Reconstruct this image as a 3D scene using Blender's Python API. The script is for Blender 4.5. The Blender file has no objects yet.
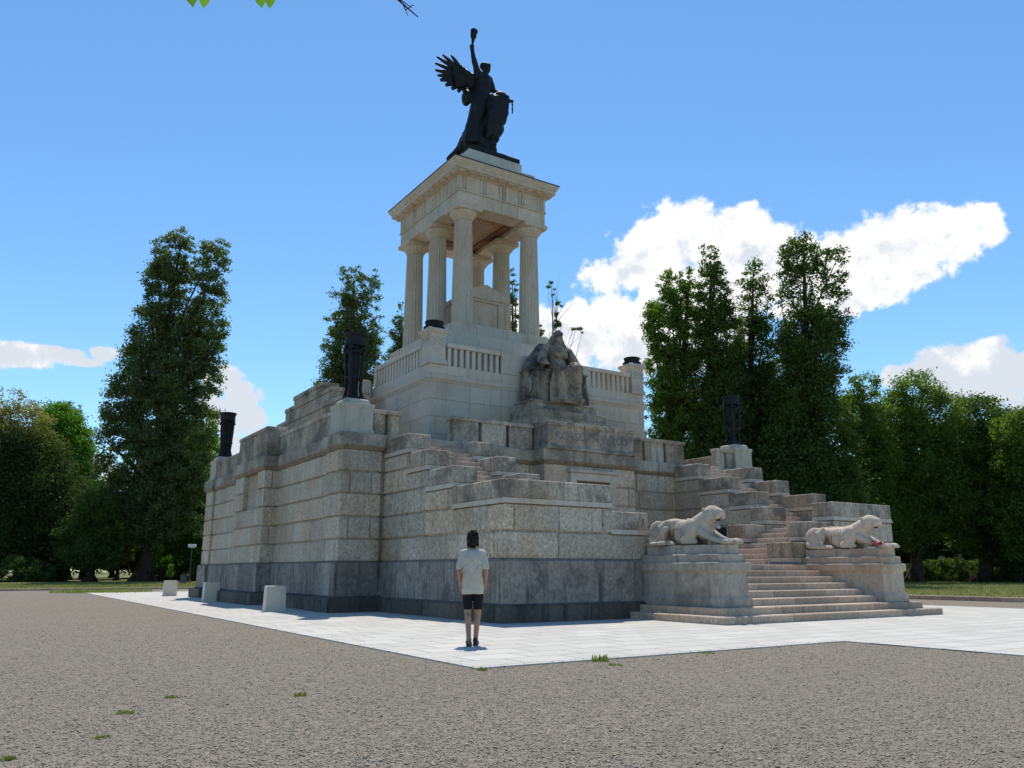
import bpy, bmesh, math, random
import numpy as np
from mathutils import Vector, Matrix, Quaternion, noise as mnoise

R = math.radians
PI = math.pi
random.seed(7)
scene = bpy.context.scene
SUN_E, SKY_STR, SKY_DUST, CLOUD_STR, EXPO = 4.3, 0.15, 0.05, 1.0, 0.14
COL = scene.collection

# ------------------------------------------------------------------ camera
# world: X along the facade, Y into the depth of the monument, Z up
CAM = Vector((-17.8, 0.0, 1.14))
FPX = 810.0
# columns: camera right, up, back  (camera looks along -back)
_r = Vector((0.839, -0.545, 0.0)).normalized()
_b = Vector((-0.531, -0.817, -0.225)); _b = (_b - _r * _b.dot(_r)).normalized()
_u = _b.cross(_r)
CM = Matrix(((_r.x, _u.x, _b.x), (_r.y, _u.y, _b.y), (_r.z, _u.z, _b.z)))
cam_data = bpy.data.cameras.new("camera")
cam_data.sensor_width = 36.0
cam_data.lens = 36.0 * FPX / 1024.0
cam_data.clip_start = 0.05
cam_data.clip_end = 3000.0
cam = bpy.data.objects.new("camera", cam_data)
COL.objects.link(cam)
cam.matrix_world = Matrix.Translation(CAM) @ CM.to_4x4()
scene.camera = cam

def ray(px, py):
    return CM @ Vector((px - 512.0, 384.0 - py, -FPX))
def at(px, py, D):
    """world point seen at pixel (px,py) at depth D metres along the view axis"""
    return CAM + ray(px, py) * (D / FPX)

# ------------------------------------------------------------------ helpers
def tag(o, label=None, cat=None, group=None, kind=None):
    if label: o['label'] = label
    if cat: o['category'] = cat
    if group: o['group'] = group
    if kind: o['kind'] = kind
    return o

def link_mesh(name, me, mat=None, parent=None, loc=None):
    o = bpy.data.objects.new(name, me)
    COL.objects.link(o)
    if mat is not None:
        me.materials.append(mat)
    if parent is not None:
        o.parent = parent
    if loc is not None:
        o.location = loc
    return o

def obj(name, bm, mat, parent=None, smooth=False, bevel=0.0, loc=None):
    if bevel > 0:
        bmesh.ops.bevel(bm, geom=list(bm.edges), offset=bevel, segments=1, affect='EDGES', clamp_overlap=True)
    me = bpy.data.meshes.new(name)
    if name not in ('weed_tuft', 'leaves', 'ground', 'gravel_yard', 'path'): bmesh.ops.recalc_face_normals(bm, faces=list(bm.faces))
    bm.normal_update()
    bm.to_mesh(me); bm.free()
    if smooth:
        me.polygons.foreach_set('use_smooth', [True] * len(me.polygons))
    return link_mesh(name, me, mat, parent, loc)

def empty(name, loc=(0, 0, 0), rotz=0.0):
    o = bpy.data.objects.new(name, None)
    o.empty_display_size = 0.3
    COL.objects.link(o)
    o.location = loc
    o.rotation_euler = (0, 0, rotz)
    return o

def copy_tree(o, parent=None):
    c = o.copy(); COL.objects.link(c)
    if parent is not None: c.parent = parent
    for ch in list(o.children):
        copy_tree(ch, c)
    return c

def B(): return bmesh.new()

def bx(bm, x0, x1, y0, y1, z0, z1):
    if x0 > x1: x0, x1 = x1, x0
    if y0 > y1: y0, y1 = y1, y0
    v = [bm.verts.new(p) for p in ((x0,y0,z0),(x1,y0,z0),(x1,y1,z0),(x0,y1,z0),(x0,y0,z1),(x1,y0,z1),(x1,y1,z1),(x0,y1,z1))]
    for f in ((0,3,2,1),(4,5,6,7),(0,1,5,4),(1,2,6,5),(2,3,7,6),(3,0,4,7)):
        bm.faces.new([v[i] for i in f])

def frustum(bm, r0, r1, z0, z1):
    """r = (x0,x1,y0,y1) rectangles bottom and top"""
    a = [bm.verts.new(p) for p in ((r0[0],r0[2],z0),(r0[1],r0[2],z0),(r0[1],r0[3],z0),(r0[0],r0[3],z0))]
    b = [bm.verts.new(p) for p in ((r1[0],r1[2],z1),(r1[1],r1[2],z1),(r1[1],r1[3],z1),(r1[0],r1[3],z1))]
    bm.faces.new(a[::-1]); bm.faces.new(b)
    for i in range(4):
        j = (i + 1) % 4
        bm.faces.new((a[i], a[j], b[j], b[i]))

def profile_rect(bm, rect, prof):
    """sweep a profile [(offset,z),...] round a rectangle (x0,x1,y0,y1); closed solid"""
    x0, x1, y0, y1 = rect
    rings = []
    for off, z in prof:
        rings.append([bm.verts.new(p) for p in ((x0-off,y0-off,z),(x1+off,y0-off,z),(x1+off,y1+off,z),(x0-off,y1+off,z))])
    for a, b in zip(rings, rings[1:]):
        for i in range(4):
            j = (i + 1) % 4
            bm.faces.new((a[i], a[j], b[j], b[i]))
    bm.faces.new(rings[0][::-1]); bm.faces.new(rings[-1])

def lathe(bm, prof, n=24, cx=0.0, cy=0.0, flute=None):
    rings = []
    for r, z in prof:
        ring = []
        for i in range(n):
            a = 2 * PI * i / n
            rr = r * (flute(i, z) if flute else 1.0)
            ring.append(bm.verts.new((cx + rr * math.cos(a), cy + rr * math.sin(a), z)))
        rings.append(ring)
    for a, b in zip(rings, rings[1:]):
        for i in range(n):
            j = (i + 1) % n
            bm.faces.new((a[i], a[j], b[j], b[i]))
    bm.faces.new(rings[0][::-1]); bm.faces.new(rings[-1])

def tube(bm, pts, radii, n=8):
    pts = [Vector(p) for p in pts]
    if not isinstance(radii, (list, tuple)): radii = [radii] * len(pts)
    rings = []
    up = Vector((0.13, 0.31, 0.94))
    for i, p in enumerate(pts):
        d = (pts[min(i + 1, len(pts) - 1)] - pts[max(i - 1, 0)])
        if d.length < 1e-9: d = Vector((0, 0, 1))
        d.normalize()
        u = d.cross(up)
        if u.length < 1e-3: u = d.cross(Vector((1, 0, 0)))
        u.normalize(); w = d.cross(u)
        rings.append([bm.verts.new(p + (u * math.cos(2*PI*k/n) + w * math.sin(2*PI*k/n)) * radii[i]) for k in range(n)])
    for a, b in zip(rings, rings[1:]):
        for i in range(n):
            j = (i + 1) % n
            bm.faces.new((a[i], b[i], b[j], a[j]))
    bm.faces.new(rings[0]); bm.faces.new(rings[-1][::-1])

def ell(bm, c, r, rot=None, seg=16, rings=10):
    m = Matrix.Translation(Vector(c))
    if rot is not None: m = m @ rot.to_4x4()
    m = m @ Matrix.Diagonal((r[0], r[1], r[2], 1.0))
    bmesh.ops.create_uvsphere(bm, u_segments=seg, v_segments=rings, radius=1.0, matrix=m)

def capsule(bm, pts, radii, n=12):
    """chain of tapered limbs with a ball at every joint"""
    pts = [Vector(p) for p in pts]
    for i in range(len(pts) - 1):
        tube(bm, [pts[i], pts[i+1]], [radii[i], radii[i+1]], n)
    for p, r in zip(pts, radii):
        bmesh.ops.create_icosphere(bm, subdivisions=2, radius=r, matrix=Matrix.Translation(p))

def euler(x, y, z):
    from mathutils import Euler
    return Euler((R(x), R(y), R(z))).to_matrix()

def sculpt(name, bm, mat, parent, voxel=0.03, smooth=3, disp=0.0, dscale=3.0, loc=None):
    """fuse overlapping closed shapes into one continuous organic surface"""
    me = bpy.data.meshes.new(name + "_raw"); bm.to_mesh(me); bm.free()
    o = bpy.data.objects.new(name + "_raw", me); COL.objects.link(o)
    rm = o.modifiers.new("r", 'REMESH'); rm.mode = 'VOXEL'; rm.voxel_size = voxel
    if smooth:
        sm = o.modifiers.new("s", 'SMOOTH'); sm.factor = 0.5; sm.iterations = smooth
    dg = bpy.context.evaluated_depsgraph_get()
    me2 = bpy.data.meshes.new_from_object(o.evaluated_get(dg))
    me2.name = name
    bpy.data.objects.remove(o); bpy.data.meshes.remove(me)
    if disp:
        nv = len(me2.vertices); no = np.empty(nv*3, np.float32); co = np.empty(nv*3, np.float32)
        me2.vertices.foreach_get('normal', no); me2.vertices.foreach_get('co', co)
        am = np.array([mnoise.noise(Vector(q) * dscale) for q in co.reshape(-1, 3)], np.float32)
        me2.vertices.foreach_set('co', (co.reshape(-1, 3) + no.reshape(-1, 3) * (disp * am)[:, None]).ravel())
    me2.polygons.foreach_set('use_smooth', [True] * len(me2.polygons))
    me2.materials.clear()
    return link_mesh(name, me2, mat, parent, loc)

# ------------------------------------------------------------------ materials
def nodes(mat):
    mat.use_nodes = True
    nt = mat.node_tree; nt.nodes.clear()
    out = nt.nodes.new('ShaderNodeOutputMaterial')
    return nt, out

class G:
    """tiny node-graph helper"""
    def __init__(s, nt): s.nt = nt
    def n(s, t, **k):
        nd = s.nt.nodes.new(t)
        for a, v in k.items(): setattr(nd, a, v)
        return nd
    def l(s, a, b): s.nt.links.new(a, b)
    def val(s, sock, v):
        if hasattr(v, 'links') or hasattr(v, 'is_linked'): s.l(v, sock)
        else: sock.default_value = v
    def math(s, op, a, b=None, c=None, clamp=False):
        nd = s.n('ShaderNodeMath', operation=op); nd.use_clamp = clamp
        s.val(nd.inputs[0], a)
        if b is not None: s.val(nd.inputs[1], b)
        if c is not None: s.val(nd.inputs[2], c)
        return nd.outputs[0]
    def noise(s, vec, scale, detail=4.0, rough=0.55, dist=0.0):
        nd = s.n('ShaderNodeTexNoise')
        if vec is not None: s.l(vec, nd.inputs['Vector'])
        nd.inputs['Scale'].default_value = scale; nd.inputs['Detail'].default_value = detail
        nd.inputs['Roughness'].default_value = rough; nd.inputs['Distortion'].default_value = dist
        return nd.outputs['Fac']
    def ramp(s, fac, a, b, smooth=True):
        nd = s.n('ShaderNodeMapRange'); nd.interpolation_type = 'SMOOTHSTEP' if smooth else 'LINEAR'
        s.l(fac, nd.inputs['Value'])
        nd.inputs['From Min'].default_value = a; nd.inputs['From Max'].default_value = b
        return nd.outputs['Result']
    def mix(s, fac, a, b, mode='MIX'):
        nd = s.n('ShaderNodeMix', data_type='RGBA', blend_type=mode)
        s.val(nd.inputs[0], fac)
        for sock, v in ((nd.inputs[6], a), (nd.inputs[7], b)):
            if isinstance(v, (tuple, list)): sock.default_value = (*v[:3], 1.0)
            else: s.l(v, sock)
        return nd.outputs[2]
    def scale(s, vec, sx, sy, sz):
        nd = s.n('ShaderNodeMapping'); s.l(vec, nd.inputs['Vector'])
        nd.inputs['Scale'].default_value = (sx, sy, sz)
        return nd.outputs['Vector']
    def bump(s, h, strength=0.5, dist=0.02, normal=None):
        nd = s.n('ShaderNodeBump'); s.l(h, nd.inputs['Height'])
        nd.inputs['Strength'].default_value = strength; nd.inputs['Distance'].default_value = dist
        if normal is not None: s.l(normal, nd.inputs['Normal'])
        return nd.outputs['Normal']

def pos(g):
    return g.n('ShaderNodeTexCoord').outputs['Object']

def stone(name, base, var=0.12, speck=0.25, speck_scale=28.0, stain=0.5, stain_col=(0.09, 0.09, 0.095),
          streak=0.5, top_dirt=0.0, rough=0.85, bump=0.4, warm=None, hue=0.0, stain_lo=0.50, stain_hi=0.72, stain_scale=0.9, tint=(1.0, 0.90, 0.78)):
    m = bpy.data.materials.new(name); nt, out = nodes(m); g = G(nt)
    P = pos(g)
    geo = g.n('ShaderNodeNewGeometry')
    rnd = geo.outputs['Random Per Island']
    # block to block tone
    tone = g.math('MULTIPLY_ADD', rnd, 2 * var, 1.0 - var)
    base = tuple(a*b for a, b in zip(base, tint))
    if warm is not None: warm = tuple(a*b for a, b in zip(warm, tint))
    stain_col = tuple(a*b for a, b in zip(stain_col, tint))
    col = g.mix(1.0, base, (1, 1, 1), 'MULTIPLY')
    if warm is not None:
        wn = g.ramp(g.noise(P, 0.55, 3.0), 0.42, 0.66)
        col = g.mix(wn, col, warm)
        wr = g.math('GREATER_THAN', rnd, 0.82)
        col = g.mix(g.math('MULTIPLY', wr, 0.55), col, warm)
    # granite speckle
    sp = g.noise(P, speck_scale, 4.0, 0.75)
    sp2 = g.noise(P, speck_scale * 0.22, 5.0, 0.7)
    fk = g.ramp(g.noise(g.scale(P, 1.0, 1.0, 0.5), speck_scale * 1.5, 3.0, 0.6), 0.53, 0.68)
    spf = g.math('MULTIPLY_ADD', g.math('SUBTRACT', sp, 0.5), speck * 3.0, 1.0)
    spf2 = g.math('MULTIPLY_ADD', g.math('SUBTRACT', sp2, 0.5), speck * 0.8, 1.0)
    k = g.math('MULTIPLY', g.math('MULTIPLY', spf, spf2), tone)
    kk = g.n('ShaderNodeCombineColor'); [g.l(k, kk.inputs[i]) for i in range(3)]
    col = g.mix(1.0, col, kk.outputs[0], 'MULTIPLY')
    col = g.mix(g.math('MULTIPLY', fk, min(0.8, speck * 0.85)), col, tuple(c * 0.34 for c in base))
    # weather stains: patches and run-off streaks
    st = g.ramp(g.noise(P, stain_scale, 8.0, 0.74, 0.15), stain_lo, stain_hi)
    sk = g.ramp(g.noise(g.scale(P, 4.2, 4.2, 0.38), 1.0, 7.0, 0.72), 0.47, 0.70)
    both = g.math('MAXIMUM', g.math('MULTIPLY', st, stain), g.math('MULTIPLY', sk, streak), clamp=True)
    col = g.mix(both, col, stain_col)
    if top_dirt > 0:
        up = g.n('ShaderNodeSeparateXYZ'); g.l(geo.outputs['Normal'], up.inputs[0])
        td = g.math('MULTIPLY', g.ramp(up.outputs[2], 0.5, 0.95), g.math('MULTIPLY', g.noise(P, 2.3, 4.0), 2.0 * top_dirt), clamp=True)
        col = g.mix(td, col, (0.14, 0.135, 0.12))
    bs = g.n('ShaderNodeBsdfPrincipled')
    g.l(col, bs.inputs['Base Color']); bs.inputs['Roughness'].default_value = rough
    bs.inputs['Specular IOR Level'].default_value = 0.25
    h = g.math('ADD', g.math('MULTIPLY', sp, 0.9), g.math('MULTIPLY', g.noise(P, 7.0, 5.0, 0.65), 1.0))
    g.l(g.bump(h, bump * 1.3, 0.03), bs.inputs['Normal'])
    g.l(bs.outputs[0], out.inputs[0])
    return m

def plain(name, col, rough=0.7, metal=0.0, var=0.25, scale=6.0, bump=0.2, spec=0.4, col2=None):
    m = bpy.data.materials.new(name); nt, out = nodes(m); g = G(nt)
    P = pos(g)
    n1 = g.noise(P, scale, 5.0, 0.6)
    c2 = col2 if col2 else tuple(min(1.0, c * (1 - var)) for c in col)
    c = g.mix(g.ramp(n1, 0.35, 0.68), col, c2)
    bs = g.n('ShaderNodeBsdfPrincipled'); g.l(c, bs.inputs['Base Color'])
    bs.inputs['Roughness'].default_value = rough; bs.inputs['Metallic'].default_value = metal
    bs.inputs['Specular IOR Level'].default_value = spec
    g.l(g.bump(g.noise(P, scale * 4, 4.0), bump, 0.01), bs.inputs['Normal'])
    g.l(bs.outputs[0], out.inputs[0])
    return m

def leafmat(name, c1, c2, trans=0.35, c3=None, zmix=None):
    m = bpy.data.materials.new(name); nt, out = nodes(m); g = G(nt)
    geo = g.n('ShaderNodeNewGeometry')
    P = pos(g)
    col = g.mix(geo.outputs['Random Per Island'], c1, c2)
    if c3 is not None:
        col = g.mix(g.ramp(g.noise(P, 0.28, 2.0), 0.45, 0.62), col, c3)
    col2 = g.mix(0.5, col, (0.75, 0.95, 0.25), 'MULTIPLY')
    if zmix is not None:
        zz = g.n('ShaderNodeSeparateXYZ'); g.l(P, zz.inputs[0])
        zf = g.ramp(g.math('ADD', zz.outputs[2], g.math('MULTIPLY', g.noise(P, .5, 3.0), 6.0)), zmix[0], zmix[1])
        col = g.mix(zf, col, zmix[2])
    d = g.n('ShaderNodeBsdfDiffuse'); g.l(col, d.inputs['Color'])
    t = g.n('ShaderNodeBsdfTranslucent'); g.l(g.mix(1.0, col, (1.3, 1.5, 0.6), 'MULTIPLY'), t.inputs['Color'])
    gl = g.n('ShaderNodeBsdfGlossy'); gl.inputs['Roughness'].default_value = 0.45; gl.inputs['Color'].default_value = (0.6, 0.7, 0.6, 1)
    mx = g.n('ShaderNodeMixShader'); mx.inputs[0].default_value = trans
    g.l(d.outputs[0], mx.inputs[1]); g.l(t.outputs[0], mx.inputs[2])
    m2 = g.n('ShaderNodeMixShader'); m2.inputs[0].default_value = 0.02
    g.l(mx.outputs[0], m2.inputs[1]); g.l(gl.outputs[0], m2.inputs[2])
    g.l(m2.outputs[0], out.inputs[0])
    return m

M = {}
M['granite'] = stone('granite', (0.50, 0.48, 0.435), var=0.15, speck=0.62, speck_scale=13, stain=0.16, streak=0.30, stain_col=(0.14, 0.14, 0.14), warm=(0.45, 0.385, 0.31), stain_lo=.52, stain_hi=.74)
M['granite_wing'] = stone('granite_wing', (0.49, 0.47, 0.43), var=0.17, speck=0.75, speck_scale=12, stain=0.24, streak=0.36, stain_col=(0.12, 0.12, 0.122), warm=(0.45, 0.385, 0.30), stain_lo=.50, stain_hi=.70)
M['plinth'] = stone('plinth_stone', (0.28, 0.275, 0.265), var=0.25, speck=0.55, speck_scale=11, stain=0.70, streak=0.95, stain_col=(0.06, 0.061, 0.066), bump=0.4, stain_lo=.44, stain_hi=.68, stain_scale=1.7, tint=(1,.92,.83))
M['step_base'] = stone('base_course_stone', (0.115, 0.112, 0.108), var=0.3, speck=0.35, speck_scale=12, stain=0.9, streak=0.8, stain_col=(0.03, 0.032, 0.037), bump=0.35)  # sooty stone, darkened further to carry contact shade along the foot
M['cap'] = stone('cap_stone', (0.47, 0.45, 0.41), var=0.16, speck=0.6, speck_scale=14, stain=0.72, streak=0.66, stain_col=(0.07, 0.07, 0.073), stain_lo=0.42, stain_hi=0.62, warm=(0.38, 0.33, 0.26))
M['cornice'] = stone('cornice_stone', (0.42, 0.40, 0.36), var=0.12, speck=0.45, speck_scale=14, stain=0.62, streak=0.62, stain_col=(0.075, 0.073, 0.073), stain_lo=0.40, stain_hi=0.62)
M['ovolo'] = stone('moulding_stone', (0.27, 0.235, 0.18), var=0.10, speck=0.5, stain=0.8, streak=0.8, stain_col=(0.10, 0.085, 0.07))
M['ashlar'] = stone('ashlar_stone', (0.56, 0.535, 0.49), var=0.09, speck=0.20, speck_scale=14, stain=0.28, streak=0.32, stain_col=(0.21, 0.195, 0.175), bump=0.25, warm=(0.47, 0.41, 0.34), tint=(1.0, 0.935, 0.85))
M['lime'] = stone('column_limestone', (0.58, 0.535, 0.47), var=0.08, speck=0.25, speck_scale=14, stain=0.34, streak=0.42, stain_col=(0.22, 0.19, 0.155), bump=0.25, warm=(0.56, 0.465, 0.365), tint=(1.0, 0.935, 0.85))
M['greenstain'] = stone('copper_stained_stone', (0.48, 0.47, 0.42), var=0.06, speck=0.2, stain=0.55, streak=0.75, stain_col=(0.24, 0.29, 0.25), bump=0.2, tint=(1.0, 0.935, 0.85))
M['tread'] = stone('stair_stone', (0.47, 0.41, 0.36), var=0.14, speck=0.40, speck_scale=14, stain=0.55, streak=0.35, stain_col=(0.15, 0.125, 0.105), bump=0.3, warm=(0.48, 0.385, 0.32))
M['ped'] = stone('panther_pedestal_stone', (0.44, 0.425, 0.40), var=0.07, speck=0.35, speck_scale=14, stain=0.62, streak=0.62, stain_col=(0.10, 0.10, 0.105), bump=0.3, stain_lo=.42, stain_hi=.66)
M['ped_bounce'] = stone('pale_pedestal_stone', (0.50, 0.455, 0.40), var=0.07, speck=0.35, speck_scale=14, stain=0.55, streak=0.5, stain_col=(0.17, 0.15, 0.135), bump=0.3, warm=(0.43, 0.355, 0.29))  # paler right pedestal: bounce from the lit steps is put into the base colour
M['panther'] = stone('panther_marble', (0.50, 0.475, 0.425), var=0.0, speck=0.2, stain=0.5, streak=0.5, stain_col=(0.13, 0.125, 0.115), bump=0.25)
M['panther_pale'] = stone('pale_panther_marble', (0.60, 0.545, 0.475), var=0.0, speck=0.15, stain=0.3, streak=0.3, stain_col=(0.24, 0.20, 0.165), bump=0.25)
M['sooty'] = stone('sooty_marble', (0.33, 0.305, 0.265), var=0.0, speck=0.25, stain=0.93, streak=0.9, stain_col=(0.045, 0.045, 0.05), bump=0.5, stain_lo=0.36, stain_hi=0.58)
M['sooty_light'] = stone('worn_marble', (0.37, 0.335, 0.28), var=0.0, speck=0.25, stain=0.85, streak=0.7, stain_col=(0.06, 0.058, 0.058), bump=0.5, stain_lo=0.44, stain_hi=0.64, stain_scale=1.6)
M['bollard'] = stone('block_stone', (0.64, 0.64, 0.62), var=0.05, speck=0.2, stain=0.3, streak=0.4, stain_col=(0.22, 0.22, 0.21), bump=0.25)
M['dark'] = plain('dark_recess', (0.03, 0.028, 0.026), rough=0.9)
M['door'] = plain('door_wood', (0.13, 0.085, 0.05), rough=0.6)
M['ceil'] = plain('mosaic_ceiling', (0.42, 0.23, 0.12), rough=0.7, var=0.4, scale=9.0)
M['coffer'] = plain('mosaic_border', (0.25, 0.11, 0.07), rough=0.6, var=0.5, scale=12.0)
M['bronze'] = plain('dark_bronze', (0.010, 0.0105, 0.013), rough=0.62, metal=0.0, var=0.4, scale=3.0, col2=(0.017, 0.019, 0.021), spec=0.22)
M['roofmetal'] = plain('roof_sheet', (0.05, 0.05, 0.055), rough=0.5, metal=0.4)
M['roofstone'] = stone('roof_plinth_stone', (0.55, 0.56, 0.55), var=0.06, speck=0.10, stain=0.4, streak=0.5, stain_col=(0.30, 0.36, 0.36), bump=0.2)
M['bark'] = plain('bark', (0.075, 0.06, 0.045), rough=0.95, var=0.5, scale=3.0, bump=0.8, spec=0.1)
M['letters'] = plain('carved_letters', (0.19, 0.175, 0.155), rough=0.9, scale=2.5, var=.2)

# ------------------------------------------------------------------ masonry
def splits(a, b, lo, hi, rnd):
    L = b - a
    if L < lo * 1.3: return [a, b]
    n = max(1, int(round(L / ((lo + hi) / 2))))
    w = [rnd.uniform(lo, hi) for _ in range(n)]
    s = sum(w); out = [a]; acc = a
    for x in w:
        acc += x / s * L; out.append(acc)
    out[-1] = b
    return out

def masonry(bm, rect, zs, faces='FL', lo=0.9, hi=1.7, gap=0.022, groove=0.055, depth=0.28, seed=1, inset=0.06, cham=0.014, core=True):
    """a wall of separate blocks: every course is cut into blocks with open joints in front of a core"""
    rnd = random.Random(seed)
    x0, x1, y0, y1 = rect
    if core:
        bx(bm, x0 + (inset if 'L' in faces else 0.001), x1 - (inset if 'R' in faces else 0.001),
           y0 + (inset if 'F' in faces else 0.001), y1 - (inset if 'B' in faces else 0.001), zs[0] + 0.004, zs[-1] - 0.006)
    bb = B()
    for k in range(len(zs) - 1):
        za, zb = zs[k] + groove / 2, zs[k + 1] - groove / 2
        par = k % 2
        for f in faces:
            if f in 'FB':
                a, b = x0, x1
                if par:
                    if 'L' in faces: a += depth + gap
                    if 'R' in faces: b -= depth + gap
                cuts = splits(a, b, lo, hi, rnd)
                ya, yb = (y0, y0 + depth) if f == 'F' else (y1 - depth, y1)
                for c, d in zip(cuts, cuts[1:]):
                    j = rnd.uniform(-0.004, 0.004)
                    bx(bb, c + (gap/2 if c > a else 0), d - (gap/2 if d < b else 0), ya + (j if f == 'F' else 0), yb + (j if f == 'B' else 0), za, zb)
            else:
                a, b = y0, y1
                if not par:
                    if 'F' in faces: a += depth + gap
                    if 'B' in faces: b -= depth + gap
                if b - a < 0.05: continue
                cuts = splits(a, b, lo, hi, rnd)
                xa, xb = (x0, x0 + depth) if f == 'L' else (x1 - depth, x1)
                for c, d in zip(cuts, cuts[1:]):
                    j = rnd.uniform(-0.004, 0.004)
                    bx(bb, xa + (j if f == 'L' else 0), xb + (j if f == 'R' else 0), c + (gap/2 if c > a else 0), d - (gap/2 if d < b else 0), za, zb)
    bmesh.ops.bevel(bb, geom=list(bb.edges), offset=cham, segments=1, affect='EDGES', clamp_overlap=True)
    tmp = bpy.data.meshes.new('tmp'); bb.to_mesh(tmp); bb.free()
    bm.from_mesh(tmp); bpy.data.meshes.remove(tmp)

def bev(bm, o):
    bmesh.ops.bevel(bm, geom=list(bm.edges), offset=o, segments=1, affect='EDGES', clamp_overlap=True)

def mirx(bm):
    for v in bm.verts: v.co.x = -v.co.x
    bmesh.ops.reverse_faces(bm, faces=list(bm.faces))
    return bm
# ------------------------------------------------------------------ the mausoleum
def ony(px, py, y):
    r = ray(px, py); return CAM + r * ((y - CAM.y) / r.y)
def onz(px, py, z=0.0):
    r = ray(px, py); return CAM + r * ((z - CAM.z) / r.z)

SHL, SHR = 0.02, 0.25   # the front steps reach a little further right than left
ROOT = empty('mausoleum', (0, 31, 0))
tag(ROOT, 'large stepped stone mausoleum with a columned pavilion on top and stairs guarded by panthers', 'mausoleum')
OFF = (0, -31, 0)
def part(name, bm, mat, parent=None, smooth=False, bevel=0.0, label=None):
    o = obj(name, bm, M[mat] if isinstance(mat, str) else mat, parent or ROOT, smooth, bevel, loc=None if parent else OFF)
    if label: o['label'] = label
    return o

ZC = [1.40, 2.06, 2.72, 3.39, 4.05, 4.72]
def upto(z):
    r = [a for a in ZC if a < z - 0.2]; return r + [z]
def grow(r, d): return (r[0]-d, r[1]+d, r[2]-d, r[3]+d)

# --- podium: walls in courses, plinth, base course
piers = [(-9.03,-7.75,22.75,24.05), (7.75,9.03,22.75,24.05), (-9.03,-7.75,38.45,39.75), (7.75,9.03,38.45,39.75)]
main = (-8.92, 8.92, 22.90, 39.6)
bay = (-2.0, 2.0, 22.3, 23.2)
wings = [(-7.63, -2.05, 16.0, 22.95), (2.28, 7.63, 16.0, 22.95)]
bm = B(); masonry(bm, main, ZC, 'FLRB', seed=3, lo=1.0, hi=1.9); part('podium_wall', bm, 'granite')
for i, p in enumerate(piers):
    bm = B(); masonry(bm, p, ZC, 'FLRB', seed=10+i, lo=0.6, hi=1.4); part('corner_pier', bm, 'granite')
for s in (-1, 1):
    bm = B()
    masonry(bm, (-9.4, -8.5, 29.25, 33.1), [1.40, 2.06, 2.72, 3.39], 'FLB', seed=21, lo=0.9, hi=1.6)
    masonry(bm, (-9.4, -8.5, 29.25, 30.12), [3.39, 4.05, 4.72], 'FLB', seed=22, lo=0.5, hi=0.9)
    masonry(bm, (-9.4, -8.5, 31.95, 33.1), [3.39, 4.05, 4.72], 'FLB', seed=23, lo=0.5, hi=1.2)
    bx(bm, -9.22, -8.6, 30.0, 32.1, 3.37, 4.71)
    if s > 0: mirx(bm)
    part('side_projection', bm, 'granite')
bm = B(); masonry(bm, bay, [1.32] + ZC[1:], 'FLR', seed=31, lo=0.8, hi=1.3); 
part('centre_bay_wall', bm, 'granite')

plr = [main] + piers + [(-9.4,-8.5,29.25,33.1), (8.5,9.4,29.25,33.1)]
bm = B()
for i, r in enumerate(plr): masonry(bm, grow(r, 0.11), [0.43, 1.38], 'FLRB', seed=40+i, lo=1.0, hi=2.0, gap=0.01, groove=0.0, inset=0.05, cham=0.008)
for r in plr: frustum(bm, grow(r, 0.112), grow(r, 0.02), 1.381, 1.412)
part('plinth', bm, 'plinth')
bm = B()
for i, r in enumerate(plr): masonry(bm, grow(r, 0.36), [-0.05, 0.40], 'FLRB', seed=60+i, lo=0.9, hi=1.6, gap=0.012, groove=0.0, inset=0.05, cham=0.015)
for r in plr: frustum(bm, grow(r, 0.356), grow(r, 0.12), 0.401, 0.445)
part('base_course', bm, 'step_base')

# --- wing plinths and base
for i, r in enumerate(wings):
    bm = B(); masonry(bm, grow(r, 0.09), [0.40, 1.38], 'FLR', seed=70+i, lo=1.2, hi=2.2, gap=0.010, groove=0.0, inset=0.04, cham=0.008)
    frustum(bm, grow(r, 0.092), grow(r, 0.02), 1.381, 1.412)
    part('wing_plinth', bm, 'plinth')
    bm = B(); masonry(bm, grow(r, 0.22), [-0.05, 0.37], 'FLR', seed=80+i, lo=1.0, hi=2.2, gap=0.012, groove=0.0, inset=0.05, cham=0.02)
    frustum(bm, grow(r, 0.216), grow(r, 0.1), 0.371, 0.415)
    part('wing_base_course', bm, 'step_base')

# --- stair wings
def cap_block(bm, r, T, seed, lo=0.9, hi=1.7, faces='FLRB'):
    masonry(bm, grow(r, 0.015), [T-0.45, T], faces, seed=seed, lo=lo, hi=hi, gap=0.008, groove=0.0, inset=0.02, cham=0.022, depth=0.22)
    return (r, T)
def slab(bm, x0, x1, y0, y1, z0, z1): bx(bm, x0, x1, y0, y1, z0, z1)

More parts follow.
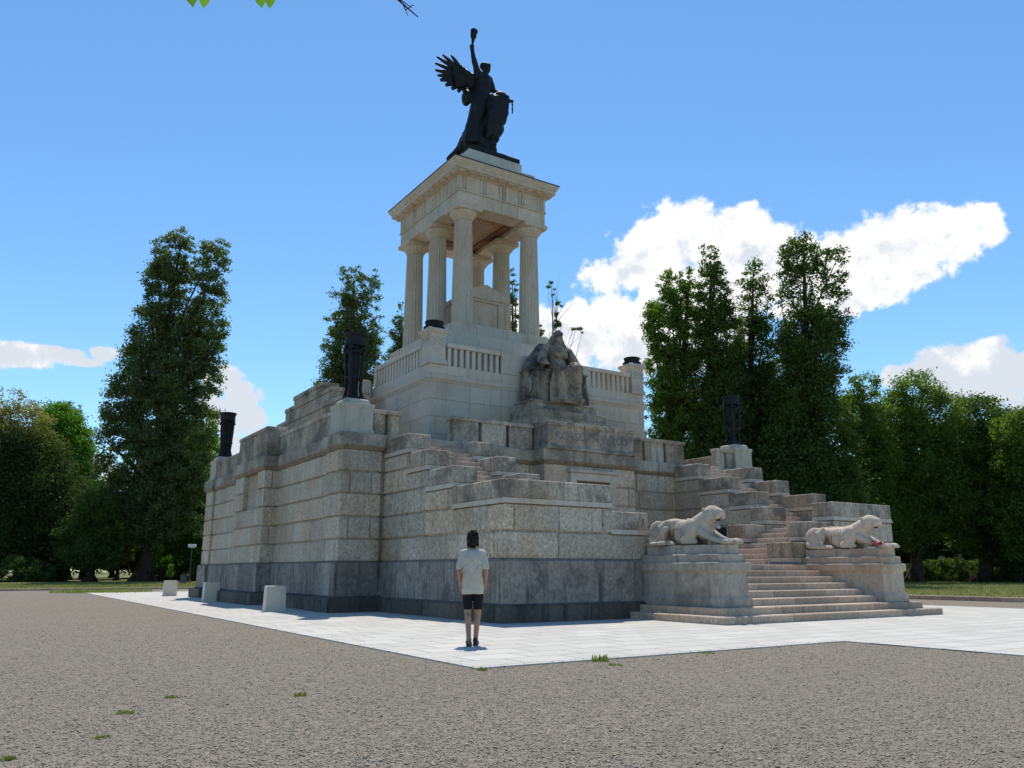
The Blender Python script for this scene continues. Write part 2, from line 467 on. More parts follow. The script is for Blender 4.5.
for s in (-1, 1):
    def M_(bm): return mirx(bm) if s > 0 else bm
    e2, e3, e4 = (-2.05, -3.20, -4.40) if s < 0 else (-2.28, -3.38, -4.58)   # inner ends of the front parapet blocks
    # outer parapet line, stepping down to the front
    ends = [16.0, 18.45, 20.0, 21.2, 22.80]; tops = [3.27, 3.83, 4.45, 5.07]
    bm = B()
    for i in range(4):
        y0 = ends[i] if i else 16.76
        masonry(bm, (-7.63, -6.92, y0, ends[i+1]), upto(tops[i]-0.575), 'FLR', seed=100+i, lo=0.9, hi=1.5)
    masonry(bm, (-7.63, e4, 16.0, 16.75), [1.40, 2.06, 2.695], 'FLRB', seed=106, lo=1.3, hi=2.0)
    masonry(bm, (e4, e3, 16.0, 16.75), [1.40, 2.045], 'FRB', seed=107, lo=1.0, hi=1.4)
    bx(bm, -7.6, -4.5, 16.6, 18.6, 0.2, 2.3); bx(bm, -7.5, -4.8, 18.3, 22.9, 0.2, 2.4)
    bx(bm, -4.6, e2 - .05, 16.2, 18.8, 0.1, 1.25)
    part('stair_wing_wall', M_(bm), 'granite_wing')
    for i in range(4):
        y0 = ends[i]; r = (-7.63, -6.92, y0 if i else 16.755, ends[i+1] - (0.0 if i == 3 else 0.0))
        bm = B(); q = cap_block(bm, r, tops[i], 120+i); pb = part('parapet_block', M_(bm), 'cap'); bm = B(); frustum(bm, grow(q[0], 0.03), grow(q[0], 0.012), q[1]-0.575, q[1]-0.452); part('drip_band', M_(bm), 'lime', pb)  # bands in paler stone: sky light caught by their slope is put in colour
    bm = B(); q = cap_block(bm, (-7.63, e4, 16.0, 16.75), 3.27, 130, 1.2, 2.2); pb = part('parapet_block', M_(bm), 'cap'); bm = B(); frustum(bm, grow(q[0], 0.03), grow(q[0], 0.012), q[1]-0.575, q[1]-0.452); part('drip_band', M_(bm), 'lime', pb)
    bm = B(); q = cap_block(bm, (e4 + .005, e3, 16.0, 16.75), 2.62, 131, 1.2, 2.2); pb = part('parapet_block', M_(bm), 'cap'); bm = B(); frustum(bm, grow(q[0], 0.03), grow(q[0], 0.012), q[1]-0.575, q[1]-0.452); part('drip_band', M_(bm), 'lime', pb)
    bm = B(); q = cap_block(bm, (e3 + .005, e2, 16.0, 16.75), 1.975, 132, 1.2, 2.2); pb = part('parapet_block', M_(bm), 'cap'); bm = B(); frustum(bm, grow(q[0], 0.03), grow(q[0], 0.012), q[1]-0.575, q[1]-0.452); part('drip_band', M_(bm), 'lime', pb)
    # inner parapet line and the return line beside the lower flight
    ie = [18.95, 20.2, 21.6, 22.95]; it = [3.83, 4.46, 5.08]
    bm = B()
    for i in range(3):
        masonry(bm, (-5.20, -4.55, ie[i], ie[i+1]), [1.32] + upto(it[i]-0.575)[1:], 'FLR', seed=140+i, lo=0.8, hi=1.3)
    masonry(bm, (-5.20, -4.20, 18.3, 18.945), [1.32, 2.06, 2.675], 'FLRB', seed=145)
    masonry(bm, (-4.195, -3.05, 18.3, 18.945), [1.32, 2.055], 'FRB', seed=146)
    part('inner_stair_wall', M_(bm), 'granite')
    for i in range(3):
        bm = B(); q = cap_block(bm, (-5.20, -4.55, ie[i], ie[i+1]), it[i], 150+i); pb = part('parapet_block', M_(bm), 'cap'); bm = B(); frustum(bm, grow(q[0], 0.03), grow(q[0], 0.012), q[1]-0.575, q[1]-0.452); part('drip_band', M_(bm), 'lime', pb)
    bm = B(); q = cap_block(bm, (-5.20, -4.20, 18.3, 18.945), 3.25, 155); pb = part('parapet_block', M_(bm), 'cap'); bm = B(); frustum(bm, grow(q[0], 0.03), grow(q[0], 0.012), q[1]-0.575, q[1]-0.452); part('drip_band', M_(bm), 'lime', pb)
    bm = B(); q = cap_block(bm, (-4.195, -3.05, 18.3, 18.945), 2.63, 156); pb = part('parapet_block', M_(bm), 'cap'); bm = B(); frustum(bm, grow(q[0], 0.03), grow(q[0], 0.012), q[1]-0.575, q[1]-0.452); part('drip_band', M_(bm), 'lime', pb)
    # flights
    st = part('upper_flight', (lambda b: (bx(b, -6.94, -4.38, 16.72, 18.32, 2.31, 2.5), M_(b))[1])(B()), 'tread', bevel=0.0)
    for i in range(16):
        b = B(); y = 18.3 + 0.2875 * i; z = 2.5 + 0.169 * i
        bx(b, -6.93, -5.19, y, 22.94, z - 0.1, z + 0.169); bev(b, 0.012)
        part('step', M_(b), 'tread', st)
    b = B(); bx(b, -4.4, -2.08, 16.74, 18.31, 1.20, 1.318)
    st = part('lower_flight', M_(b), 'tread')
    for j in range(7):
        b = B(); x = -2.05 - 0.336 * j; z = 1.32 + 0.168 * j
        bx(b, -4.41, x, 16.735, 18.315, z - 0.08, z + 0.168); bev(b, 0.012)
        part('step', M_(b), 'tread', st)
    # panther pedestal
    b = B(); r = (-3.50, -2.55, 13.36, 15.98)
    profile_rect(b, r, [(0.06,0.331),(0.06,0.50),(0.0,0.58),(0.0,1.10),(0.02,1.12),(0.06,1.17),(0.065,1.33),(-0.02,1.345),(-0.02,1.52),(-0.06,1.53),(-0.11,1.545),(-0.12,1.745)])
    bev(b, 0.008)
    M_(b)
    for v in b.verts: v.co.x += SHL if s < 0 else SHR
    part('panther_pedestal', b, 'ped' if s < 0 else 'ped_bounce')
    if s < 0:
        b = B()
        bmesh.ops.create_uvsphere(b, u_segments=12, v_segments=8, radius=0.05, matrix=Matrix.Translation((-3.44, 15.965, 2.47)))
        n = 24; pts = [(-3.44 + 0.085*math.sin(2*PI*k/n), 15.955, 2.36 + 0.105*math.cos(2*PI*k/n)) for k in range(n+1)]
        tube(b, pts, 0.022, 6)
        part('wreath_ring', b, 'cap', smooth=True)

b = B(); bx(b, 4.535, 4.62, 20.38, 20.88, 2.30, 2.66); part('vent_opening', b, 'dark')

# --- front steps between the panthers
b = B(); bx(b, -4.54, 4.54, 16.1, 22.4, 1.14, 1.316)
flight = part('front_steps', b, 'tread')
for k in range(8):
    b = B(); y = 12.7 + 0.43 * k; hw = 4.1 if k == 0 else (3.78 if k == 1 else 2.72)
    if k == 1: y = 13.06
    z = 0.165 * k
    cuts = splits(-hw + SHL, hw + SHR, 1.5, 2.6, random.Random(500+k))
    for c, d in zip(cuts, cuts[1:]): bx(b, c + 0.003, d - 0.003, y, 16.6 if k < 7 else 16.9, z - 0.06 if k else -0.05, z + 0.165)
    bev(b, 0.018)
    part('step', b, 'step_base' if False else 'tread', flight)

# --- door below the inscription
b = B()
bx(b, -1.0, -0.74, 22.16, 22.5, 1.32, 4.45); bx(b, 0.74, 1.0, 22.16, 22.5, 1.32, 4.45); bx(b, -0.74, 0.74, 22.16, 22.5, 4.18, 4.45)
bx(b, -1.08, 1.08, 22.10, 22.5, 4.452, 4.56)
bev(b, 0.015)
door = part('door_frame', b, 'ovolo' if False else 'ashlar')
b = B(); bx(b, -0.74, 0.74, 22.255, 22.29, 1.32, 4.18); part('door', b, 'door', door)

# --- cornice of the podium
def cornice_piece(r, seed):
    b = B()
    profile_rect(b, r, [(0.012,4.70),(0.03,4.725),(0.075,4.78),(0.085,4.815),(0.085,4.822)])
    o1 = b
    b2 = B()
    masonry(b2, grow(r, 0.10), [4.824, 5.20], 'FLRB', seed=seed, lo=1.0, hi=1.8, gap=0.008, groove=0.0, inset=0.02, cham=0.015, depth=0.3)
    return o1, b2
ov, fa = B(), B()
cr = [main] + piers + [(-9.4,-8.5,29.25,33.1),(8.5,9.4,29.25,33.1),(-2.0,2.0,22.3,23.2)]
def merge(dst, src):
    t = bpy.data.meshes.new('t'); src.to_mesh(t); src.free(); dst.from_mesh(t); bpy.data.meshes.remove(t)
for i, r in enumerate(cr):
    k = 0.001 * i
    a, c = cornice_piece(grow(r, k), 200+i); merge(ov, a); merge(fa, c)
cor = part('cornice', fa, 'cornice')
part('moulding', ov, 'ovolo', cor)
b = B(); bx(b, -8.7, 8.7, 23.1, 39.4, 4.9, 5.17); part('terrace_floor', b, 'tread')

# --- parapet of the podium
def parapet_x(b, x0, x1, y, th, z0, z1, pitch, slot, backed=True):
    bx(b, x0, x1, y - 0.03, y + th + 0.03, z1 - 0.13, z1)
    n = max(1, int(round((x1 - x0) / pitch))); w = (x1 - x0) / n
    for i in range(n):
        bx(b, x0 + i*w + slot/2, x0 + (i+1)*w - slot/2, y, y + th, z0, z1 - 0.132)
    if backed: bx(b, x0 + 0.01, x1 - 0.01, y + th*0.55, y + th - 0.02, z0, z1 - 0.135)
def parapet_y(b, x, th, y0, y1, z0, z1, pitch, slot, s, backed=True):
    xa, xb = (x, x + th)
    bx(b, xa - 0.03, xb + 0.03, y0, y1, z1 - 0.13, z1)
    n = max(1, int(round((y1 - y0) / pitch))); w = (y1 - y0) / n
    for i in range(n):
        bx(b, xa, xb, y0 + i*w + slot/2, y0 + (i+1)*w - slot/2, z0, z1 - 0.132)
    if backed: bx(b, x + th*0.35, x + th*0.65, y0 + 0.01, y1 - 0.01, z0, z1 - 0.135)
for s in (-1, 1):
    def M_(bm): return mirx(bm) if s > 0 else bm
    b = B(); parapet_x(b, -5.25, -1.99, 22.93, 0.34, 5.2, 6.10, 1.09, 0.13); bev(b, 0.012); part('parapet', M_(b), 'cap')
    b = B(); parapet_x(b, -8.04, -7.05, 22.95, 0.34, 5.2, 6.02, 0.55, 0.12); bev(b, 0.012); part('parapet', M_(b), 'cap')
    b = B(); parapet_y(b, -8.93, 0.36, 23.87, 29.2, 5.2, 6.02, 0.76, 0.035, s); bev(b, 0.012); part('parapet', M_(b), 'cap')
    b = B(); parapet_y(b, -8.93, 0.36, 33.15, 38.38, 5.2, 6.02, 0.76, 0.035, s); bev(b, 0.012); part('parapet', M_(b), 'cap')
    b = B(); parapet_y(b, -9.38, 0.7, 29.27, 33.08, 5.2, 6.30, 0.95, 0.02, s, False); bev(b, 0.012); part('parapet', M_(b), 'cap')
b = B(); parapet_x(b, -8.0, 8.0, 39.2, 0.34, 5.2, 6.02, 0.8, 0.05); bev(b, 0.012); part('parapet', b, 'cap')
TORCH = []
for sx in (-1, 1):
    for (y0, y1) in ((22.84, 23.86), (38.4, 39.42)):
        x0, x1 = (-9.02, -8.04) if sx < 0 else (8.04, 9.02)
        b = B()
        profile_rect(b, (x0, x1, y0, y1), [(0.03,5.201),(0.03,5.30),(0.0,5.32),(0.0,5.98),(0.03,6.02),(0.035,6.11),(0.03,6.125)])
        profile_rect(b, (x0+0.1, x1-0.1, y0+0.1, y1-0.1), [(0.0,6.12),(0.0,6.25),(-0.05,6.30)])
        bev(b, 0.01)
        part('torch_pedestal', b, 'greenstain')
        TORCH.append(((x0+x1)/2, (y0+y1)/2, 6.30))

# --- pedestal with the inscription
b = B()
profile_rect(b, (-1.92, 1.92, 22.2, 24.9), [(0.06,5.202),(0.06,5.29),(0.0,5.35),(0.0,6.0),(0.04,6.03),(0.05,6.06),(0.05,6.17)])
bev(b, 0.01)
insc = part('inscription_pedestal', b, 'cap')
tc = bpy.data.curves.new('inscription', 'FONT'); tc.body = 'KOSSUTH LAJOS'; tc.size = 0.40; tc.extrude = 0.004
tc.align_x = 'CENTER'; tc.align_y = 'CENTER'; tc.space_character = 1.12
to = bpy.data.objects.new('inscription_curve', tc); COL.objects.link(to)
dg = bpy.context.evaluated_depsgraph_get()
tm = bpy.data.meshes.new_from_object(to.evaluated_get(dg)); bpy.data.objects.remove(to)
tm.materials.clear(); tm.name = 'inscription'
tm.transform(Matrix.Translation((0, 22.197, 5.68)) @ Matrix.Rotation(R(90), 4, 'X'))
link_mesh('inscription', tm, M['letters'], insc)
b = B(); bx(b, -1.78, 1.78, 23.35, 24.95, 6.171, 6.55); bx(b, -1.70, 1.70, 23.45, 24.95, 6.552, 6.86)
profile_rect(b, (-1.5, 1.5, 23.8, 25.2), [(0.05,6.862),(0.05,6.95),(0.0,7.0),(0.0,7.16),(0.04,7.19),(0.04,7.26)])
bev(b, 0.012); part('statue_base', b, 'cap')

# --- upper block with balustrade
ZU = [5.2, 5.83, 6.46, 7.09, 7.72]
b = B()
masonry(b, (-5.05, 5.05, 25.0, 30.0), ZU, 'FLRB', seed=301, lo=1.0, hi=1.7, gap=0.007, groove=0.008, cham=0.005, inset=0.03)
masonry(b, (-5.05, 5.05, 32.4, 37.4), ZU, 'FLRB', seed=302, lo=1.0, hi=1.7, gap=0.007, groove=0.008, cham=0.005, inset=0.03)
masonry(b, (-4.3, 4.3, 29.9, 32.5), ZU + [8.35], 'LR', seed=303, lo=1.0, hi=1.7, gap=0.007, groove=0.008, cham=0.005, inset=0.03)
masonry(b, (-2.05, 2.05, 24.93, 25.6), ZU + [8.35], 'FLR', seed=304, lo=0.9, hi=1.4, gap=0.007, groove=0.008, cham=0.005, inset=0.03)
ub = part('upper_block', b, 'ashlar')
b = B()
for r in ((-5.05, 5.05, 25.0, 30.0), (-5.05, 5.05, 32.4, 37.4)):
    profile_rect(b, r, [(0.0,7.70),(0.03,7.725),(0.035,7.76),(0.09,7.83),(0.10,7.98),(0.06,8.0),(0.0,8.02)])
    masonry(b, r, [8.0, 8.36], 'FLRB', seed=310, lo=1.0, hi=1.9, gap=0.007, groove=0.0, cham=0.005, inset=0.01)
part('ledge', b, 'ashlar', ub)
b = B(); bx(b, -4.2, 4.2, 25.3, 37.1, 8.2, 8.37); part('upper_floor', b, 'ashlar', ub)
b = B(); masonry(b, (-2.05, 2.05, 24.95, 25.35), [8.365, 9.2], 'FLRB', seed=311, lo=0.9, hi=1.5, gap=0.007, groove=0.0, cham=0.006, inset=0.01); part('throne_screen', b, 'ashlar', ub)

def balustrade(kind, a0, a1, fixed, s):
    """kind 'x' runs along X at y=fixed, 'y' runs along Y at x=fixed"""
    b = B()
    if kind == 'x': bx(b, a0, a1, fixed - 0.03, fixed + 0.33, 9.05, 9.22)
    else: bx(b, fixed - 0.03, fixed + 0.33, a0, a1, 9.05, 9.22)
    bev(b, 0.012)
    o = part('balustrade', b, 'ashlar')
    n = int(round((a1 - a0) / 0.262)); w = (a1 - a0) / n
    for i in range(n):
        b = B(); c0, c1 = a0 + i*w + 0.055, a0 + (i+1)*w - 0.055
        if kind == 'x': bx(b, c0, c1, fixed + 0.02, fixed + 0.28, 8.362, 9.048)
        else: bx(b, fixed + 0.02, fixed + 0.28, c0, c1, 8.362, 9.048)
        bev(b, 0.008); part('baluster', b, 'ashlar', o)
balustrade('x', -4.36, -2.06, 25.02, 0); balustrade('x', 2.06, 4.36, 25.02, 0)
balustrade('y', 25.72, 29.95, -5.03, -1); balustrade('y', 25.72, 29.95, 4.73, 1)
BOWL = []
for s in (-1, 1):
    b = B(); r = (-5.12, -4.37, 24.93, 25.70)
    profile_rect(b, r, [(0.0,8.362),(0.0,8.5),(-0.05,8.56),(-0.05,9.40),(-0.03,9.46),(0.03,9.53),(0.05,9.56),(0.05,9.66),(0.0,9.69)])
    bev(b, 0.008)
    def ring(bb, cx, cz, rr, face):
        n = 16
        if face == 'F': pts = [(cx + rr*math.cos(2*PI*k/n), 24.975, cz + rr*math.sin(2*PI*k/n)) for k in range(n+1)]
        else: pts = [(-5.075, cx + rr*math.cos(2*PI*k/n), cz + rr*math.sin(2*PI*k/n)) for k in range(n+1)]
        tube(bb, pts, 0.02, 6)
    pd = part('corner_pedestal', mirx(b) if s > 0 else b, 'ashlar')
    b = B()
    for cx in (-4.98, -4.745, -4.51): ring(b, cx, 9.27, 0.085, 'F')
    for cy in (25.1, 25.33, 25.56): ring(b, cy, 9.27, 0.085, 'L')
    for k in range(3):
        cx = -4.98 + 0.235*k
        tube(b, [(cx-0.11, 24.977, 9.16), (cx-0.06, 24.975, 9.07), (cx, 24.974, 9.04), (cx+0.06, 24.975, 9.07), (cx+0.11, 24.977, 9.16)], 0.02, 6)
    part('garland_relief', mirx(b) if s > 0 else b, 'ashlar', pd, smooth=True)
    BOWL.append((s * 4.745, 25.31, 9.69))
# stepped side masses and low pier
for s in (-1, 1):
    b = B()
    for (y0, y1, z) in ((29.45, 32.85, 8.25), (28.4, 33.9, 7.87), (27.4, 34.95, 7.36)):
        masonry(b, (-7.35, -6.72, y0, y1), [z-0.5, z-0.16], 'FLB', seed=330, lo=0.9, hi=1.6, gap=0.01, groove=0.0, core=True)
        bx(b, -7.39, -6.70, y0 - 0.02, y1 + 0.02, z - 0.158, z)
    masonry(b, (-7.33, -6.74, 27.42, 34.93), [5.2, 5.8, 6.3, 6.85], 'FLB', seed=331, lo=0.9, hi=1.6)
    bx(b, -6.8, -4.25, 28.2, 34.2, 5.1, 6.9)
    part('stepped_side_block', mirx(b) if s > 0 else b, 'cap')
    b = B(); masonry(b, (-5.78, -5.14, 29.95, 30.6), [6.9, 7.5, 8.1, 8.69], 'FLRB', seed=332, lo=0.6, hi=0.9)
    part('low_pier', mirx(b) if s > 0 else b, 'lime')

# --- pavilion
b = B(); masonry(b, (-3.05, 3.05, 27.35, 34.65), [8.36, 8.9, 9.42, 9.95, 10.50], 'FLRB', seed=341, lo=0.9, hi=1.9, gap=0.007, groove=0.008, cham=0.008)
masonry(b, (-2.52, 2.52, 27.85, 34.15), [10.5, 11.12], 'FLRB', seed=342, lo=0.9, hi=1.9, gap=0.007, groove=0.004, cham=0.008)
part('stylobate', b, 'ashlar')
FL = lambda i, z: 1.0 - 0.085 * (0, 0.75, 1.0, 0.75)[i % 4]
def col_mesh():
    b = B(); prof = []
    for k in range(13):
        t = k / 12.0; r = 0.465 - 0.075 * t ** 1.25; prof.append((r, 11.13 + 4.82 * t))
    lathe(b, prof, 80, flute=FL)
    return b
def cap_mesh():
    b = B()
    lathe(b, [(0.385,15.94),(0.41,15.95),(0.415,15.99),(0.39,16.0)], 48)
    lathe(b, [(0.39,15.995),(0.44,16.06),(0.52,16.16),(0.60,16.27),(0.61,16.31),(0.56,16.33)], 72, flute=lambda i, z: 1.0 - (0.055 if (i % 3 == 0 and 16.02 < z < 16.3) else 0.0))
    bx(b, -0.62, 0.62, -0.62, 0.62, 16.325, 16.51)
    return b
me_s = None
for y in (28.65, 31.0, 33.35):
    for x in (-1.72, 1.72):
        if me_s is None:
            b = col_mesh(); b.normal_update(); me_s = bpy.data.meshes.new('column'); b.to_mesh(me_s); b.free(); me_s.materials.append(M['lime'])
            b = cap_mesh(); bev(b, 0.006); b.normal_update(); me_c = bpy.data.meshes.new('capital'); b.to_mesh(me_c); b.free(); me_c.materials.append(M['lime'])
        o = bpy.data.objects.new('column', me_s); COL.objects.link(o); o.parent = ROOT; o.location = (x, y - 31, 0)
        c = bpy.data.objects.new('capital', me_c); COL.objects.link(c); c.parent = o
# entablature
ER = (-2.25, 2.25, 28.1, 33.9)
b = B()
def frame(b, r, th, z0, z1):
    x0, x1, y0, y1 = r
    bx(b, x0, x1, y0, y0+th, z0, z1); bx(b, x0, x1, y1-th, y1, z0, z1)
    bx(b, x0, x0+th, y0+th, y1-th, z0, z1); bx(b, x1-th, x1, y0+th, y1-th, z0, z1)
for (x0, x1) in ((-2.25, -0.9), (-0.895, 0.75), (0.755, 2.25)): bx(b, x0, x1, 28.1, 29.0, 16.512, 17.10)
for (x0, x1) in ((-2.25, -0.005), (0.0, 2.25)): bx(b, x0, x1, 33.0, 33.9, 16.512, 17.10)
for (xa, xb) in ((-2.25, -1.4), (1.4, 2.25)):
    for (y0, y1) in ((29.005, 31.0), (31.005, 32.995)): bx(b, xa, xb, y0, y1, 16.512, 17.10)
bev(b, 0.008)
ent = part('entablature', b, 'lime')
b = B(); profile_rect(b, ER, [(0.0,17.102),(0.05,17.11),(0.05,17.18),(0.0,17.19)]); part('band', b, 'lime', ent)
b = B(); masonry(b, ER, [17.19, 17.86], 'FLRB', seed=351, lo=1.1, hi=1.5, gap=0.004, groove=0.0, cham=0.004, inset=0.01); part('frieze', b, 'lime', ent)
def triglyph(cx, cy, side):
    b = B()
    for k in range(3):
        o = (k - 1) * 0.145
        if side == 'F': bx(b, cx + o - 0.055, cx + o + 0.055, cy - 0.055, cy + 0.02, 17.195, 17.80)
        elif side == 'B': bx(b, cx + o - 0.055, cx + o + 0.055, cy - 0.02, cy + 0.055, 17.195, 17.80)
        elif side == 'L': bx(b, cx - 0.055, cx + 0.02, cy + o - 0.055, cy + o + 0.055, 17.195, 17.80)
        else: bx(b, cx - 0.02, cx + 0.055, cy + o - 0.055, cy + o + 0.055, 17.195, 17.80)
    if side in 'FB':
        bx(b, cx - 0.2, cx + 0.2, cy - (0.06 if side == 'F' else -0.02), cy + (0.02 if side == 'F' else 0.06) , 17.80, 17.855)
    else:
        bx(b, cx - (0.06 if side == 'L' else 0.02), cx + (0.02 if side == 'L' else 0.06), cy - 0.2, cy + 0.2, 17.80, 17.855)
    bev(b, 0.02); part('triglyph', b, 'lime', ent)
for x in (-2.03, -1.01, 0.0, 1.01, 2.03):
    triglyph(x, 28.1, 'F'); triglyph(x, 33.9, 'B')
for k in range(6):
    y = 28.33 + k * (33.67 - 28.33) / 5
    triglyph(-2.25, y, 'L'); triglyph(2.25, y, 'R')
b = B()
profile_rect(b, ER, [(0.0,17.862),(0.07,17.885),(0.08,17.95),(0.34,17.99),(0.36,18.0),(0.36,18.13),(0.40,18.17),(0.41,18.2),(0.47,18.31),(0.49,18.36),(0.49,18.385)])
part('cornice', b, 'lime', ent)
def mutule(*q):
    b = B(); bx(b, *q, 17.915, 17.972); bev(b, 0.006); part('mutule', b, 'lime', ent)
for k in range(10):
    x = -2.25 + 0.5 * k
    mutule(x - 0.14, x + 0.14, 27.80, 28.05); mutule(x - 0.14, x + 0.14, 33.95, 34.2)
for k in range(12):
    y = 28.1 + 5.8 * k / 11
    mutule(-2.55, -2.30, y - 0.14, y + 0.14); mutule(2.30, 2.55, y - 0.14, y + 0.14)
b = B(); profile_rect(b, ER, [(0.51,18.388),(0.51,18.43),(-0.3,18.62)]); part('roof_sheet', b, 'roofmetal', ent)
b = B()
profile_rect(b, (-1.95, 1.95, 28.45, 33.6), [(0.0,18.5),(0.0,19.05),(-0.03,19.10)])
profile_rect(b, (-1.42, 1.42, 28.75, 33.2), [(0.0,19.1),(0.0,19.62),(-0.04,19.66)])
bev(b, 0.01); part('statue_plinth', b, 'roofstone', ent)
b = B(); bx(b, -1.42, 1.42, 28.98, 33.02, 16.80, 16.86); ce = part('ceiling', b, 'ceil', ent)
b = B(); frame(b, (-1.402, 1.402, 28.998, 33.002), 0.42, 16.72, 16.798); part('mosaic_border', b, 'coffer', ce)
b = B()
for k in range(28):
    a = 2*PI*k/28
    tube(b, [(0.2*math.cos(a), 31+0.2*math.sin(a), 16.793), (0.86*math.cos(a), 31+1.4*math.sin(a), 16.793)], [0.012, 0.03], 4)
part('sunburst', b, 'lime', ce)
# stele in the pavilion
b = B()
masonry(b, (-1.08, 1.08, 29.45, 32.5), [11.12, 11.62], 'FLRB', seed=361, gap=0.005, groove=0.004, inset=0.02, cham=0.006)
bx(b, -1.0, -0.62, 29.5, 32.4, 11.61, 12.95); bx(b, 0.62, 1.0, 29.5, 32.4, 11.61, 12.95); bx(b, -0.62, 0.62, 29.58, 32.3, 11.61, 12.95)
bx(b, -0.619, 0.619, 29.5, 29.7, 12.82, 12.949)
bx(b, -1.06, 1.06, 29.44, 32.46, 12.951, 13.12)
v = [b.verts.new(p) for p in ((-1.06,29.46,13.12),(1.06,29.46,13.12),(0.85,29.46,13.32),(0.0,29.46,13.66),(-0.85,29.46,13.32))]
w = [b.verts.new((q.co.x, 32.44, q.co.z)) for q in v]
b.faces.new(v); b.faces.new(w[::-1])
for i in range(5): b.faces.new((v[(i+1)%5], v[i], w[i], w[(i+1)%5]))
for x in (-0.95, 0.95): lathe(b, [(0.11,13.1),(0.13,13.3),(0.04,13.42)], 10, x, 29.6)
part('stele', b, 'lime')
#@@PART3
# ------------------------------------------------------------------ bronze tripods and fire bowls
def make_torch():
    t = empty('tripod_brazier')
    b = B(); lathe(b, [(0.30,1.72),(0.335,1.74),(0.34,1.80),(0.325,1.84),(0.335,2.02),(0.375,2.05),(0.375,2.12),(0.33,2.12),(0.31,2.02)], 28)
    obj('bowl', b, M['bronze'], t, smooth=False)
    b = B(); lathe(b, [(0.17,0.10),(0.10,0.30),(0.085,0.62),(0.12,0.72),(0.10,0.80),(0.13,1.30),(0.16,1.60),(0.25,1.74)], 18); obj('shaft', b, M['bronze'], t)
    b = B(); lathe(b, [(0.25,0.66),(0.29,0.67),(0.29,0.73),(0.25,0.74)], 24); lathe(b, [(0.30,1.50),(0.31,1.51),(0.31,1.56),(0.30,1.57)], 24); obj('ring', b, M['bronze'], t)
    for k in range(4):
        a = PI/4 + k*PI/2; c, s = math.cos(a), math.sin(a)
        b = B()
        tube(b, [(0.30*c,0.30*s,1.76),(0.29*c,0.29*s,1.30),(0.25*c,0.25*s,0.70),(0.23*c,0.23*s,0.35),(0.28*c,0.28*s,0.12),(0.31*c,0.31*s,0.02)], [0.05,0.06,0.055,0.05,0.06,0.07], 8)
        bmesh.ops.create_icosphere(b, subdivisions=2, radius=0.085, matrix=Matrix.Translation((0.30*c,0.30*s,1.66)))
        obj('leg', b, M['bronze'], t, smooth=True)
    b = B(); bx(b, -0.33, 0.33, -0.33, 0.33, 0.0, 0.05); lathe(b, [(0.30,0.05),(0.26,0.12),(0.14,0.16)], 20); obj('base_plate', b, M['bronze'], t)
    for k in range(6):
        a = k*PI/3
        b = B(); tube(b, [(0.34*math.cos(a+u),0.34*math.sin(a+u),1.66 - 0.10*math.sin(PI*(u)/1.05)) for u in (0,0.26,0.52,0.78,1.05)], 0.028, 6); obj('garland', b, M['bronze'], t, smooth=True)
    return t
tor = make_torch()
tl = {0: 'tall bronze tripod brazier on the green stained corner pedestal nearest the camera',
      1: 'bronze tripod brazier far back along the left wall beside the poplar',
      2: 'bronze tripod brazier on the pale pedestal above the right staircase, before dark trees'}
for i in (0, 1, 2):
    t = tor if i == 0 else copy_tree(tor)
    t.location = TORCH[i]
    tag(t, tl[i], 'brazier', 'bronze tripod braziers on the corner pedestals')
for i, p in enumerate(BOWL):
    if i == 0:
        fb = empty('fire_bowl')
        b = B(); lathe(b, [(0.20,0.0),(0.36,0.03),(0.40,0.06),(0.40,0.09),(0.34,0.10)], 28); obj('rim', b, M['bronze'], fb)
        b = B(); lathe(b, [(0.32,0.08),(0.325,0.25),(0.345,0.27),(0.345,0.31),(0.30,0.31),(0.29,0.22)], 28); obj('bowl', b, M['bronze'], fb)
    else: fb = copy_tree(fb)
    fb.location = p
    tag(fb, ['low black fire bowl on the pale pedestal below the left columns', 'low black fire bowl on the pale pedestal right of the seated statue'][i], 'fire bowl', 'black fire bowls on the balustrade pedestals')

